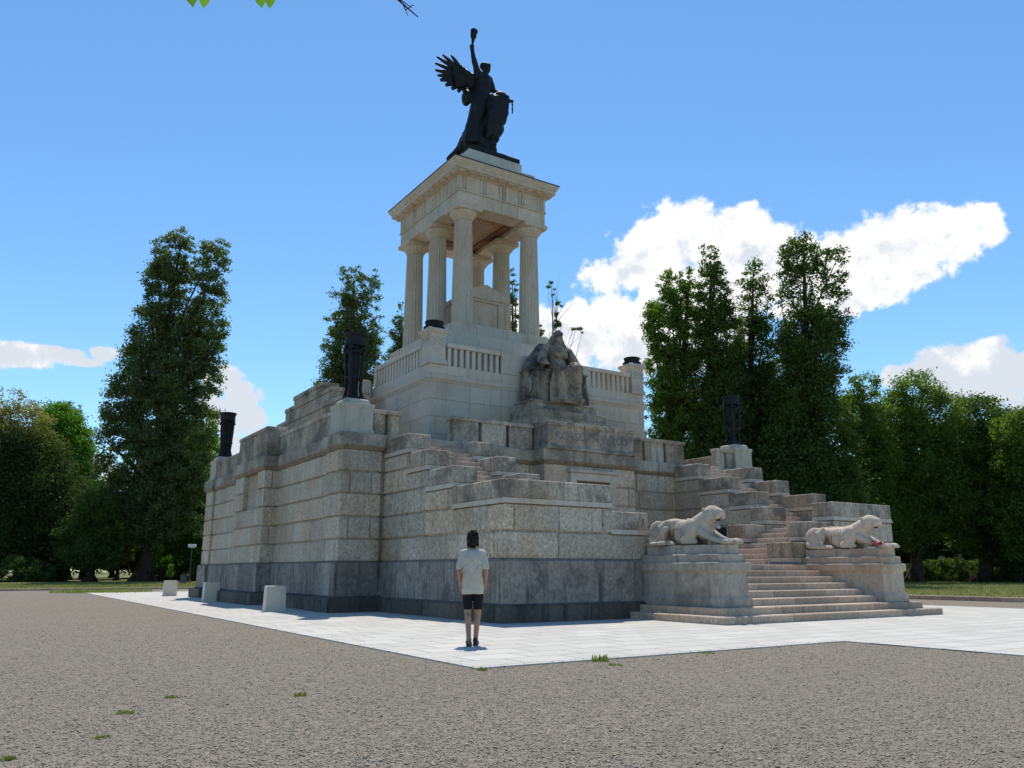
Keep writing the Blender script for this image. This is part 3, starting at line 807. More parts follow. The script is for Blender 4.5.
# ------------------------------------------------------------------ seated marble statue
def seated():
    root = empty('seated_statue', (0, 24.3, 7.26))
    tag(root, 'weathered marble statue of a veiled woman seated on a throne above the inscription', 'statue')
    SC = Matrix.Translation((.14, -.02, 0)) @ Matrix.Diagonal((1.08, 1.05, 1.10, 1))
    b = B()
    ell(b, (0,.05,1.10), (.55,.45,.36))
    for s in (-1, 1):
        capsule(b, [(.26*s,.05,1.16),(.38*s,-.56,1.22)], [.27,.22])
        capsule(b, [(.38*s,-.56,1.18),(.36*s,-.54,.62),(.37*s,-.62,.10)], [.21,.17,.13])
        ell(b, (.37*s,-.74,.07), (.11,.2,.08))
    ell(b, (0,-.40,.60), (.46,.22,.66))
    capsule(b, [(0,.10,1.2),(0,.16,1.55),(0,.18,1.92)], [.36,.31,.35])
    capsule(b, [(-.42,.2,2.0),(.42,.2,2.0)], [.2,.2])
    for s in (-1, 1): ell(b, (.15*s,-.12,1.78), (.14,.12,.14))
    capsule(b, [(0,.14,2.0),(0,.10,2.25)], [.15,.13])
    ell(b, (0,.05,2.36), (.155,.18,.215)); ell(b, (0,-.135,2.33), (.03,.04,.05)); ell(b, (0,-.10,2.22), (.06,.05,.03))
    for s in (-1,1): ell(b, (.06*s,-.125,2.41), (.035,.02,.018))
    # arms
    capsule(b, [(-.5,.16,1.98),(-.82,-.02,1.52),(-.98,-.42,1.34)], [.19,.15,.12]); ell(b, (-1.0,-.52,1.30), (.12,.15,.1))
    capsule(b, [(.5,.16,1.98),(.74,-.05,1.50),(.34,-.42,1.38)], [.19,.15,.11]); ell(b, (.24,-.46,1.38), (.12,.1,.09))
    for s, hx in ((-1,-1.0),(1,.2)):
        for k in range(4): capsule(b, [(hx-.08+.05*k,-.58 if s<0 else -.52,1.30+(.08 if s>0 else 0)),(hx-.08+.05*k,-.68 if s<0 else -.58,1.22+(.06 if s>0 else 0))], [.032,.026], 8)
    # robe folds between the knees and over the shins
    rnd = random.Random(5)
    for k in range(17):
        x = -.62 + 1.24*k/16
        yk = -.62 - .16*math.cos((x/.62)*PI*.9)*(.5 if abs(x) < .2 else .9)
        capsule(b, [(x*.9,-.5+rnd.uniform(-.05,.05),1.16),(x,yk+.12,.6),(x*1.08+rnd.uniform(-.03,.03),yk+.05,.03)], [.05,.06,.075], 8)
    for k in range(5):   # sagging cloth between the knees
        z = 1.12 - .16*k
        capsule(b, [(-.36,-.62,z),(0,-.52,z-.20),(.36,-.62,z)], [.05,.06,.05], 8)
    bmesh.ops.transform(b, matrix=SC, verts=b.verts); body = sculpt('figure', b, M['sooty_light'], root, voxel=0.020, smooth=1, disp=0.010, dscale=8)
    b = B()   # veil and mantle
    ell(b, (0,.13,2.42), (.22,.22,.25)); ell(b, (0,.02,2.56), (.17,.17,.10)); ell(b, (-.02,.02,2.62), (.10,.12,.09))
    for s in (-1, 1):
        capsule(b, [(.13*s,.16,2.42),(.27*s,.16,2.15),(.50*s,.24,1.95)], [.13,.13,.17])
        capsule(b, [(.55*s,.30,1.95),(.95*s,.35,1.30),(1.18*s,.30,.55),(1.26*s,.22,.06)], [.26,.33,.26,.20])
        for k in range(7):
            u = k/6
            capsule(b, [(s*(.42+.12*u),.02+.2*u,1.95-.02*u),(s*(.80+.28*u),.02+.25*u,1.2),(s*(1.0+.36*u),-.02+.3*u,.03)], [.07,.075,.06], 8)
    bmesh.ops.transform(b, matrix=SC, verts=b.verts); sculpt('mantle', b, M['sooty'], root, voxel=0.022, smooth=1, disp=0.015, dscale=6)
    b = B(); bx(b, -1.22, 1.22, -.30, .78, 0, 1.18); bx(b, -1.27, 1.27, -.34, .80, 1.185, 1.27); bx(b, -.85, .95, .5, .80, 1.272, 1.9); bev(b, 0.015)
    throne = obj('throne', b, M['sooty'], root)
    for s in (-1, 1):
        b = B()
        for k in range(4):
            a = k*PI/4; c, q = .24*math.cos(a), .24*math.sin(a)
            tube(b, [(s*1.235,.22-c,.62-q),(s*1.25,.22,.62),(s*1.235,.22+c,.62+q)], [.012,.05,.012], 6)
        tube(b, [(s*1.235,.22+.30*math.cos(2*PI*k/24),.62+.30*math.sin(2*PI*k/24)) for k in range(25)], .022, 6)
        obj('star_relief', b, M['ashlar'], throne, smooth=True)
    return root
seated()

# ------------------------------------------------------------------ bronze winged figure on the roof
def genius():
    Y0 = 30.5
    base = Vector((0, 30.6, 19.66))
    root = empty('bronze_statue', base)
    tag(root, 'dark bronze winged figure raising a torch on the pavilion roof', 'statue')
    def S(zx, zy, dy=0.0): return ony(430 + zx/5.295, 20 + zy/5.295, Y0 + dy) - base
    u = 0.0089 * 1.03
    b = B()
    # base rock and sweeping train
    capsule(b, [S(190,668,.3),S(225,655,.1),S(265,665,-.2),S(320,692,-.6)], [.38,.55,.55,.32])
    capsule(b, [S(98,735,1.2),S(130,712,1.0),S(165,678,.7),S(205,620,.4)], [.12,.17,.24,.38])
    # robe
    capsule(b, [S(274,385),S(268,440),S(256,520),S(246,590),S(236,660)], [.37,.45,.52,.58,.64], 16)
    capsule(b, [S(282,400,-.2),S(262,480,-.35),S(245,560,-.3),S(236,650,-.25)], [.33,.30,.28,.34])
    for k in range(9):
        q = k/8
        capsule(b, [S(246+56*q,400,-.34+.5*abs(q-.5)),S(214+82*q,510,-.50+.6*abs(q-.5)),S(192+100*q,640,-.62+.7*abs(q-.5))], [.06,.09,.11], 8)
    # torso, neck, head
    capsule(b, [S(274,392),S(280,350),S(282,318)], [.40,.42,.40], 16)
    capsule(b, [S(252,300),S(312,318)], [.20,.20]); capsule(b, [S(288,305),S(294,278)], [.15,.14])
    ell(b, S(299,262,-.02), (.20,.24,.27)); ell(b, S(288,246,.05), (.24,.24,.20)); ell(b, S(306,244,-.02), (.17,.2,.13)); ell(b, S(275,238,.05),(.09,.10,.09))
    ell(b, S(313,268,-.18), (.05,.06,.05))
    # raised arm
    capsule(b, [S(258,300,0),S(241,245,0),S(230,200,0),S(223,150,0)], [.20,.155,.12,.10], 12)
    ell(b, S(222,140), (.12,.13,.14))
    for k in range(4): capsule(b, [S(214,132+6*k,-.08),S(229,132+6*k,-.12)], [.035,.03], 6)
    # left arm over the drapery
    capsule(b, [S(314,322,-.05),S(338,378,-.2),S(372,388,-.45)], [.18,.135,.11], 12); ell(b, S(383,388,-.5), (.15,.12,.11))
    capsule(b, [S(383,392,-.45),S(412,428,-.6),S(436,430,-.65)], [.11,.13,.08])
    # second wing lowered behind the back
    ell(b, S(196,412,.5), (.25,.35,.42)); capsule(b, [S(240,350,.4),S(205,400,.6),S(192,440,.5)], [.3,.28,.15])
    body = sculpt('figure', b, M['bronze'], root, voxel=0.05, smooth=2, disp=0.03, dscale=3)
    b = B()   # banner / mantle hanging at the right
    for (zx, zy, rx, rz, dy) in ((372,415,45,36,-.5),(368,455,54,50,-.5),(358,510,56,60,-.45),(345,570,50,60,-.4),(322,620,42,48,-.35),(345,640,16,18,-.5),(318,665,30,26,-.5),(318,470,40,70,-.35),(300,560,40,70,-.3),(330,425,30,30,-.4)):
        ell(b, S(zx,zy,dy), (rx*u, .38, rz*u))
    for k in range(8):
        q = k/7
        capsule(b, [S(340+75*q,405,-.82),S(318+88*q,500,-.88),S(300+70*q,600+20*(1-q)-30*q,-.78)], [.07,.09,.07], 8)
    sculpt('drapery', b, M['bronze'], root, voxel=0.05, smooth=2, disp=0.03, dscale=3)
    b = B()   # torch
    tube(b, [S(223,150),S(226,120),S(229,98)], [.05,.06,.10], 10)
    tube(b, [S(229,98),S(230,90),S(231,70),S(233,55)], [.10,.15,.16,.17], 12)
    for k in range(5): capsule(b, [S(222+6*k,66,(k%2)*.1-.05),S(220+8*k,46+4*abs(k-2),(k%2)*.12-.06)], [.07,.025], 8)
    obj('torch', b, M['bronze'], root, smooth=True)
    b = B()   # wing: flattened feathers fanning from the shoulder
    def feather(p0, p1, p2, w):
        pts = [p0, (p0+p1)/2, p1, (p1+p2)/2, p2]
        d = (p2 - p0).normalized(); nrm = Vector((0.15,1,0)); side = d.cross(nrm).normalized(); th = side.cross(d).normalized()
        rings = []
        for p, ww in zip(pts, (w*.8, w, w, w*.95, w*.5)):
            rings.append([b.verts.new(p + side*ww*math.cos(a) + th*ww*.28*math.sin(a)) for a in [2*PI*k/8 for k in range(8)]])
        for a_, c_ in zip(rings, rings[1:]):
            for i in range(8): b.faces.new((a_[i], a_[(i+1)%8], c_[(i+1)%8], c_[i]))
        b.faces.new(rings[0][::-1]); b.faces.new(rings[-1])
    tips = [(112,186,.10),(67,183,.10),(36,194,.10),(27,228,.10),(28,265,.11),(40,293,.11),(54,318,.13),(82,346,.13),(115,366,.13),(148,381,.12),(178,386,.12)]
    for k, (tx, ty, w) in enumerate(tips):
        q = k/10
        feather(S(190+20*q,285+50*q,.25), S((175+tx)/2+6,(300+ty)/2-6+12*q,.32+.01*k), S(tx,ty,.30+.03*(k%2)), w*1.18)
    for k in range(8):
        q = k/7
        feather(S(205,290+45*q,.2), S(150+8*q,262+80*q,.26), S(118+16*q,240+110*q,.24), .13)
    capsule(b, [S(245,312,.15),S(205,300,.22),S(176,272,.26),S(164,250,.27)], [.20,.22,.2,.12], 12)
    ell(b, S(180,310,.26), (.50,.10,.42)); ell(b, S(225,325,.2), (.40,.14,.42)); ell(b, S(150,285,.28), (.34,.08,.36))
    obj('wing', b, M['bronze'], root, smooth=True)
    b = B()   # chain on the wrist
    for k in range(5):
        c = S(436,432+14*k,-.65); pts = [c + Vector((.03*math.cos(2*PI*j/10)*(1 if k%2 else .3), .03*math.cos(2*PI*j/10)*(.3 if k%2 else 1), .075*math.sin(2*PI*j/10))) for j in range(11)]
        tube(b, pts, .022, 6)
    obj('chain', b, M['bronze'], root, smooth=True)
    b = B(); bx(b, -1.30, 1.36, -1.80, 2.2, 0.0, 0.26); bx(b, -1.05, 1.2, -1.6, 1.9, 0.262, 0.40); bev(b, 0.03); obj('base_slab', b, M['bronze'], root)
    return root
genius()

# ------------------------------------------------------------------ panthers
def panther(loc, mat, side, label):
    root = empty('stone_panther', loc); tag(root, label, 'panther statue', 'carved panthers beside the front steps')
    b = B()
    capsule(b, [(0,1.0,.46),(0,.66,.50),(0,.2,.45),(0,-.2,.42)], [.17,.135,.19,.25], 14)
    ell(b, (0,.22,.24), (.24,.36,.25))
    for s in (-1, 1):
        ell(b, (.19*s,1.02,.34), (.125,.34,.31), euler(-22,0,0))
        capsule(b, [(.24*s,1.18,.14),(.27*s,.92,.09),(.27*s,.58,.07)], [.12,.085,.075]); ell(b, (.27*s,.5,.06), (.085,.13,.06))
        ell(b, (.2*s,-.12,.36), (.115,.25,.28), euler(18,0,0))
        capsule(b, [(.22*s,-.10,.26),(.24*s,.06,.11),(.22*s,-.28,.09)], [.11,.09,.07]); capsule(b, [(.17*s,-.42,.34),(.185*s,-.74,.17),(.185*s,-.98,.085),(.18*s,-1.16,.075)], [.105,.078,.066,.07]); ell(b, (.18*s,-1.22,.08), (.10,.145,.075))
        for k in range(4): ell(b, (.18*s-.075+.05*k,-1.33+.012*(k-1.5)**2,.055), (.027,.06,.042))
        ell(b, (.125*s,-.53,.855), (.04,.06,.035)); ell(b, (.09*s,-.86,.80), (.04,.04,.025)); ell(b, (.085*s,-.9,.665), (.07,.09,.07))
    capsule(b, [(0,-.18,.47),(0,-.42,.60),(0,-.62,.70)], [.235,.21,.185], 14)
    ell(b, (0,-.40,.42), (.20,.25,.3))
    ell(b, (0,-.68,.75), (.19,.25,.19)); capsule(b, [(0,-.78,.79),(0,-.96,.75)], [.13,.09]); ell(b, (0,-1.01,.76), (.045,.03,.03))
    capsule(b, [(0,-.62,.58),(0,-.78,.455),(0,-.86,.42)], [.11,.07,.05])
    for s in (-1, 1):
        capsule(b, [(.10*s,-.50,.84),(.115*s,-.70,.835),(.07*s,-.86,.815)], [.035,.035,.03], 8)      # brow and cheek ridges
        ell(b, (.15*s,-.66,.64), (.055,.11,.09)); ell(b, (.055*s,-.965,.70), (.05,.05,.045))
        capsule(b, [(.14*s,-.02,.62),(.215*s,-.16,.42),(.23*s,-.16,.26)], [.05,.06,.05], 8)             # shoulder blade
        for k in range(4): capsule(b, [(.10*s,.16+.10*k,.58),(.205*s,.20+.10*k,.42),(.19*s,.22+.10*k,.28)], [.018,.022,.018], 6)
        capsule(b, [(.12*s,.78,.60),(.25*s,.86,.46),(.29*s,.74,.22)], [.06,.08,.07], 8)
        for k in range(4): ell(b, (.27*s-.05+.033*k,.40,.045), (.02,.05,.035))
    capsule(b, [(0,1.15,.60),(0,.6,.645),(0,.15,.62),(0,-.2,.66)], [.035,.03,.03,.04], 8)
    # tail laid along the flank and over the edge
    capsule(b, [(.06,1.3,.2),(.1,1.42,.08),(-.30,1.32,.06),(-.44,1.0,.05),(-.45,.55,.07)] if side < 0 else [(.06,1.3,.2),(0,1.40,.08),(.30,1.30,.06),(.42,1.0,.05),(.42,.55,.06)], [.06,.055,.05,.05,.055], 10)
    if side < 0:   # left one props itself up on the near hind leg
        capsule(b, [(-.30,.62,.42),(-.33,.86,.16),(-.36,1.12,.03)], [.075,.06,.05]); ell(b, (0,.62,.58), (.16,.35,.11))
    body = sculpt('body', b, mat, root, voxel=0.0135, smooth=2, disp=0.005, dscale=14)
    b = B()
    for s in (-1, 1): ell(b, (.098*s,-.79,.795), (.02,.03,.014), None, 8, 6)
    ell(b, (0,-.86,.585), (.045,.06,.028), None, 10, 6)
    obj('mouth_and_eyes', b, M['dark'], root, smooth=True)
    return root
panther((-3.02+SHL, 14.6, 1.745), M['panther'], -1, 'grey weathered stone panther crouching on the pedestal left of the front steps')
panther((3.02+SHR, 14.6, 1.745), M['panther_pale'], 1, 'pale stone panther with open mouth on the pedestal right of the front steps')
b = B(); rr = random.Random(4)
M['red'] = plain('red_petals', (0.55, 0.03, 0.04), rough=0.6, var=0.5, scale=30)
M['leafgreen'] = plain('flower_leaves', (0.05, 0.12, 0.03), rough=0.6)
fl = empty('red_flowers', (3.0, 13.62, 1.79)); tag(fl, 'small bunch of red flowers laid at the paw of the right panther', 'flowers')
for k in range(9):
    ell(b, (rr.uniform(-.10,.06), rr.uniform(-.16,.16), .06+rr.uniform(0,.07)), (.048,.048,.042), None, 8, 6)
obj('blossoms', b, M['red'], fl, smooth=True)
b = B()
for k in range(7): tube(b, [(rr.uniform(-.05,.05), rr.uniform(-.1,.1), .02), (rr.uniform(-.16,.1), .18+rr.uniform(-.02,.16), .03)], [.012,.008], 5)
obj('stems', b, M['leafgreen'], fl)

# ------------------------------------------------------------------ person
M['skin'] = plain('skin', (0.38, 0.205, 0.13), rough=0.55, var=0.15, scale=4)
M['hair'] = plain('hair', (0.012, 0.009, 0.008), rough=0.7, var=0.5, scale=25, bump=0.8, col2=(0.028, 0.021, 0.016), spec=.15)
M['shirt'] = plain('shirt_cotton', (0.53, 0.485, 0.415), rough=0.9, var=0.10, scale=5, bump=0.35, spec=0.1)
M['shorts'] = plain('black_shorts', (0.014, 0.014, 0.017), rough=0.85, var=0.3, scale=8, spec=0.2)
M['shoe'] = plain('black_shoes', (0.02, 0.02, 0.022), rough=0.6)
M['sole'] = plain('shoe_sole', (0.14, 0.135, 0.13), rough=0.8)
def person():
    p = onz(472, 645.5)
    root = empty('person', (p.x, p.y, 0.0), -R(36)); tag(root, 'person in pale t-shirt and black shorts standing on the paving, seen from behind', 'person')
    # local +Y is the way the person faces (away from the camera)
    b = B()
    hips = [(-.095,0,.90),(.095,.02,.90)]
    L = [(-.092,.00,.88),(-.074,.03,.49),(-.030,-.22,.12)]   # trailing (left) leg
    Rr = [(.092,.02,.88),(.080,.06,.49),(.050,.04,.085)]
    for leg in (L, Rr):
        capsule(b, leg, [.09,.055,.038], 12)
        k, a = Vector(leg[1]), Vector(leg[2]); c = k.lerp(a, .32); ell(b, c + Vector((0,-.022,0)), (.05,.05,.115))
    ell(b, (0,0,.92), (.15,.10,.13)); ell(b, (0,0,1.15), (.15,.10,.28)); ell(b, (0,-.01,1.32), (.15,.09,.13))
    capsule(b, [(-.135,-.01,1.41),(.135,-.01,1.41)], [.06,.06]); capsule(b, [(0,-.01,1.44),(0,.005,1.57)], [.058,.054])
    for s in (-1, 1):
        capsule(b, [(.165*s,-.01,1.41),(.212*s,-.05,1.13),(.195*s,.07,.92)], [.052,.042,.030], 12)
        ell(b, (.195*s,.10,.87), (.022,.042,.055))
        for k in range(4): capsule(b, [(.198*s,.075+.02*k,.835),(.185*s,.08+.02*k,.79+.004*k),(.17*s,.075+.018*k,.765+.004*k)], [.0095,.009,.008], 8)
        capsule(b, [(.19*s,.13,.88),(.175*s,.15,.845),(.165*s,.148,.82)], [.011,.0105,.009], 8)
    ell(b, (0,.025,1.665), (.074,.095,.112), euler(12,0,0)); ell(b, (0,.125,1.665), (.013,.02,.022)); ell(b, (0,.105,1.62), (.026,.015,.01))
    for s in (-1, 1):
        ell(b, (.078*s,.01,1.655), (.012,.022,.033)); ell(b, (.03*s,.108,1.695), (.013,.01,.008))
    for (x, y, z) in (L[2], Rr[2]): ell(b, (x, y+.03, z-.035), (.04,.09,.04))
    sculpt('body', b, M['skin'], root, voxel=0.0095, smooth=2)
    b = B(); rr = random.Random(8)
    ell(b, (0,-.005,1.685), (.090,.108,.110)); ell(b, (0,-.05,1.63), (.090,.078,.10)); ell(b, (0,-.058,1.565), (.076,.05,.07))
    for k in range(90):
        t = rr.uniform(0, 1); a = rr.uniform(PI*.30, PI*1.70)
        z = 1.53 + .25*t; r_ = .092*math.sqrt(max(.05, 1-((z-1.665)/.135)**2)) if z > 1.665 else .088
        m = rr.uniform(-.4,.4)
        c = Vector((r_*math.sin(a), -.03 + (r_+.012)*math.cos(a), z))
        capsule(b, [c, c + Vector((.02*m, -.004, -.045))], [.013,.008], 6)
    sculpt('hair', b, M['hair'], root, voxel=0.010, smooth=1, disp=0.004, dscale=40)
    def rings(b, R_, n=28):
        rs = []
        for (z, rx, ry, cy) in R_: rs.append([b.verts.new((rx*math.cos(2*PI*i/n), cy + ry*math.sin(2*PI*i/n), z)) for i in range(n)])
        for p_, q_ in zip(rs, rs[1:]):
            for i in range(n): b.faces.new((p_[i], p_[(i+1)%n], q_[(i+1)%n], q_[i]))
        b.faces.new(rs[0][::-1]); b.faces.new(rs[-1])
    b = B()
    rings(b, [(.785,.176,.138,.0),(.84,.18,.14,.0),(.95,.172,.135,.0),(1.1,.165,.125,-.005),(1.25,.172,.128,-.01),(1.36,.18,.12,-.015),(1.42,.15,.10,-.015),(1.455,.11,.085,-.01),(1.485,.072,.072,0)])
    capsule(b, [(-.145,-.012,1.41),(.145,-.012,1.41)], [.074,.074]); ell(b, (0,-.012,1.44), (.13,.085,.06))
    for s in (-1, 1): capsule(b, [(.145*s,-.012,1.40),(.182*s,-.025,1.31),(.208*s,-.04,1.20)], [.062,.060,.060], 14)
    for k in range(16):
        x = rr.uniform(-.14,.14); z = rr.uniform(.86,1.28); q = rr.uniform(-.09,.09); yy = -.135*math.sqrt(1-(x/.2)**2)
        capsule(b, [(x-q*.6,yy+.012,z+.13),(x,yy,z+.03),(x+q,yy+.008,z-.06)], [.008,.020,.010], 8)
    sculpt('shirt', b, M['shirt'], root, voxel=0.0105, smooth=2, disp=0.009, dscale=10)
    b = B()
    rings(b, [(.78,.155,.116,.01),(.86,.166,.122,.01),(.97,.16,.115,.0)])
    for leg in (L, Rr):
        h, k = Vector(leg[0]), Vector(leg[1]); q = h.lerp(k, .86)
        tube(b, [h + Vector((0,0,.02)), h.lerp(k,.4), q], [.088,.080,.066], 18)
    sculpt('shorts', b, M['shorts'], root, voxel=0.0105, smooth=2, disp=0.004, dscale=12)
    for (x, y, z), tilt in ((L[2], -38), (Rr[2], 0)):
        b = B(); ell(b, (0,.055,.045), (.046,.125,.05)); ell(b, (0,-.03,.07), (.043,.055,.055)); ell(b, (0,.09,.035),(.05,.085,.036))
        m = Matrix.Translation((x, y, max(0.0, z - .085))) @ Matrix.Rotation(R(tilt), 4, 'X')
        bmesh.ops.transform(b, matrix=m, verts=b.verts)
        sh = sculpt('shoe', b, M['shoe'], root, voxel=0.010, smooth=2)
        b = B(); bx(b, -.045, .045, -.08, .17, .0, .022); bev(b, .01); bmesh.ops.transform(b, matrix=m, verts=b.verts); obj('sole', b, M['sole'], sh)
person()

# ------------------------------------------------------------------ stone blocks on the paving
lab = ['pale stone block standing on the paving edge nearest the corner pier', 'pale stone block, middle one of the three along the left wall', 'pale stone block farthest from the camera beyond the left wall']
for i, (px, py, w, h) in enumerate(((275.5, 611.5, .60, .72), (211.5, 601.5, .60, .72), (170, 596, .60, .70))):
    p = onz(px, py)
    b = B(); profile_rect(b, (-w/2, w/2, 0.0, .30), [(0.02, -0.02), (0.0, .03), (-.015, h-.02), (-.03, h)])
    bev(b, .012)
    o = obj('stone_block', b, M['bollard']); o.location = (p.x, p.y, 0); o.rotation_euler = (0, 0, R((0, 3, -2)[i]))
    tag(o, lab[i], 'stone block', 'stone blocks along the left wall')
#@@PART4
# ------------------------------------------------------------------ ground
def groundmat(name, fn):
    m = bpy.data.materials.new(name); nt, out = nodes(m); g = G(nt)
    P = pos(g); bs = g.n('ShaderNodeBsdfPrincipled'); bs.inputs['Roughness'].default_value = 0.95; bs.inputs['Specular IOR Level'].default_value = 0.1
    fn(g, P, bs); g.l(bs.outputs[0], out.inputs[0]); return m
def f_gravel(g, P, bs):
    v = g.n('ShaderNodeTexVoronoi'); v.inputs['Scale'].default_value = 48.0; g.l(P, v.inputs['Vector'])
    bw = g.n('ShaderNodeRGBToBW'); g.l(v.outputs['Color'], bw.inputs[0])
    c = g.mix(bw.outputs[0], (0.215,0.183,0.134), (0.42,0.365,0.275))
    n2 = g.ramp(g.noise(P, 150.0, 3.0, .7), .3, .75); c = g.mix(g.math('MULTIPLY', n2, .45), c, (0.19,0.168,0.138))
    tr = g.ramp(g.noise(g.scale(P, .12, .9, 1.0), 1.0, 5.0, .6), .45, .62); c = g.mix(g.math('MULTIPLY', tr, .30), c, (0.225,0.20,0.165))
    n3 = g.ramp(g.noise(P, 0.5, 5.0, .65), .42, .68); c = g.mix(g.math('MULTIPLY', n3, .45), c, (0.27,0.232,0.16))
    n5 = g.ramp(g.noise(P, 1.7, 5.0, .65), .5, .72); c = g.mix(g.math('MULTIPLY', n5, .35), c, (0.19,0.18,0.165))
    gr = g.math('MULTIPLY', g.ramp(g.noise(P, 15.0, 7.0, .88), .32, .64), g.ramp(g.noise(P, 48.0, 4.0, .8), .12, .7)); c = g.mix(g.math('MULTIPLY', g.math('SUBTRACT', 1.0, gr), .74), g.mix(.35, c, (0.56,0.475,0.365)), (0.058,0.047,0.034))  # grain: sunlit stones and the shade between them painted as colour noise
    n4 = g.ramp(g.noise(P, 0.33, 6.0, .7), .63, .75); c = g.mix(g.math('MULTIPLY', n4, .4), c, (0.13,0.15,0.06))
    g.l(c, bs.inputs['Base Color'])
    h = g.math('ADD', g.math('MULTIPLY', g.math('SUBTRACT', 1.0, v.outputs['Distance']), .8), g.noise(P, 18.0, 5.0, .7))
    g.l(g.bump(h, 1.0, 0.022), bs.inputs['Normal'])
M['gravel'] = groundmat('gravel', f_gravel)
def f_grass(g, P, bs):
    c = g.mix(g.ramp(g.noise(P, .35, 6.0, .65), .38, .64), (0.12,0.15,0.045), (0.27,0.235,0.105))
    c = g.mix(g.math('MULTIPLY', g.ramp(g.noise(P, 6.0, 4.0, .7), .35, .7), .6), c, (0.08,0.10,0.03))
    g.l(c, bs.inputs['Base Color']); g.l(g.bump(g.noise(P, 14.0, 5.0, .75), 1.0, .08), bs.inputs['Normal'])
M['grass'] = groundmat('grass_ground', f_grass)
def f_pave(g, P, bs):
    br = g.n('ShaderNodeTexBrick'); g.l(P, br.inputs['Vector']); br.offset = .5
    br.inputs['Scale'].default_value = 1.0; br.inputs['Mortar Size'].default_value = .014; br.inputs['Mortar Smooth'].default_value = .3
    br.inputs['Brick Width'].default_value = .9; br.inputs['Row Height'].default_value = .6; br.inputs['Bias'].default_value = 0
    br.inputs['Color1'].default_value = (.48,.45,.39,1); br.inputs['Color2'].default_value = (.55,.515,.45,1); br.inputs['Mortar'].default_value = (.20,.19,.17,1)
    n1 = g.ramp(g.noise(P, 1.1, 6.0, .7), .4, .75)
    c = g.mix(g.math('MULTIPLY', n1, .30), br.outputs['Color'], (.33,.315,.29))
    n2 = g.ramp(g.noise(P, 26.0, 4.0, .7), .66, .80); c = g.mix(g.math('MULTIPLY', n2, .5), c, (.24,.22,.19))
    g.l(c, bs.inputs['Base Color']); bs.inputs['Roughness'].default_value = .8
    h = g.math('ADD', g.math('MULTIPLY', br.outputs['Fac'], -1.2), g.math('MULTIPLY', g.noise(P, 30.0, 4.0, .6), .5))
    g.l(g.bump(h, .5, .01), bs.inputs['Normal'])
M['pave'] = groundmat('paving_slabs', f_pave)
def sheet(name, polys, mat, kind='structure'):
    b = B()
    for p in polys: b.faces.new([b.verts.new(q) for q in p])
    return tag(obj(name, b, mat), kind=kind)
def quad(x0, x1, y0, y1, z): return [(x0,y0,z),(x1,y0,z),(x1,y1,z),(x0,y1,z)]
sheet('ground', [quad(-1500,1500,-1500,1500,-.06)], M['grass'])
sheet('gravel_yard', [quad(-70,15.6,-40,58,-.018)], M['gravel'])
b = B(); bx(b, -12.55, 9.75, 8.87, 50.5, -.05, 0); bx(b, -5.4, 5.4, -30, 8.868, -.05, 0)
tag(obj('paving', b, M['pave']), kind='structure')
b = B()
bx(b, 15.85, 260, -40, 330, -.055, .10); bx(b, -260, 15.845, 58.25, 330, -.055, .07); bx(b, -260, -70.3, -40, 58.2, -.055, .07)
tag(obj('lawn', b, M['grass']), kind='structure')
b = B(); masonry(b, (15.61, 15.84, -20, 58.24), [-.055, .155], 'FLRB', lo=.9, hi=1.3, groove=0, depth=.1, seed=5); masonry(b, (-69, 15.6, 58.01, 58.24), [-.055, .12], 'FLB', lo=.9, hi=1.3, groove=0, depth=.1, seed=6)
tag(obj('kerb', b, M['tread']), kind='structure')
sheet('path', [quad(-40,60,84,88,.078), quad(46,49,-40,84,.105)], M['gravel'])

rng = np.random.default_rng(11)
# loose pebbles near the camera: one mesh of many small stones
def pebbles(n, d0, d1, smin, smax, seed):
    rg = np.random.default_rng(seed)
    u = rg.random(n); d = d0 * (d1/d0) ** u           # denser close to the camera
    a = rg.uniform(-36, 36, n) * math.pi/180
    fx, fy = 0.545, 0.838; rx, ry = 0.838, -0.545
    X = CAM.x + d*(np.cos(a)*fx + np.sin(a)*rx); Y = CAM.y + d*(np.cos(a)*fy + np.sin(a)*ry)
    e = rg.exponential(.10, n)
    on = ((X > -12.55) & (Y > 8.87)) | ((X > -5.4) & (X < 5.4))
    ok = ~(((X > -12.6 + e) & (Y > 8.82 + e)) | ((X > -5.45 + e) & (X < 5.45 - e))) & (X < 15.5)
    X, Y, on = X[ok], Y[ok], on[ok]; n = len(X)
    s = rg.uniform(smin, smax, n) * rg.uniform(.6, 1.2, n)
    octa = np.array([(1,0,0),(0,1,0),(-1,0,0),(0,-1,0),(0,0,.7),(0,0,-.7)], float)
    V = octa[None] * (1 + rg.uniform(-.35,.35,(n,6,1)))
    t = rg.uniform(0, 2*np.pi, n); c, sn = np.cos(t), np.sin(t)
    VX = V[...,0]*c[:,None]*1.3 - V[...,1]*sn[:,None]; VY = V[...,0]*sn[:,None]*1.3 + V[...,1]*c[:,None]
    Z = V[...,2]*s[:,None]*.75 - .016 + s[:,None]*.2 + np.where(on, .017, 0.0)[:,None]
    co = np.stack([X[:,None]+VX*s[:,None], Y[:,None]+VY*s[:,None], Z], -1).reshape(-1,3)
    F = np.array([(0,1,4),(1,2,4),(2,3,4),(3,0,4),(1,0,5),(2,1,5),(3,2,5),(0,3,5)])
    fc = (F[None] + 6*np.arange(n)[:,None,None]).reshape(-1,3)
    return co, fc
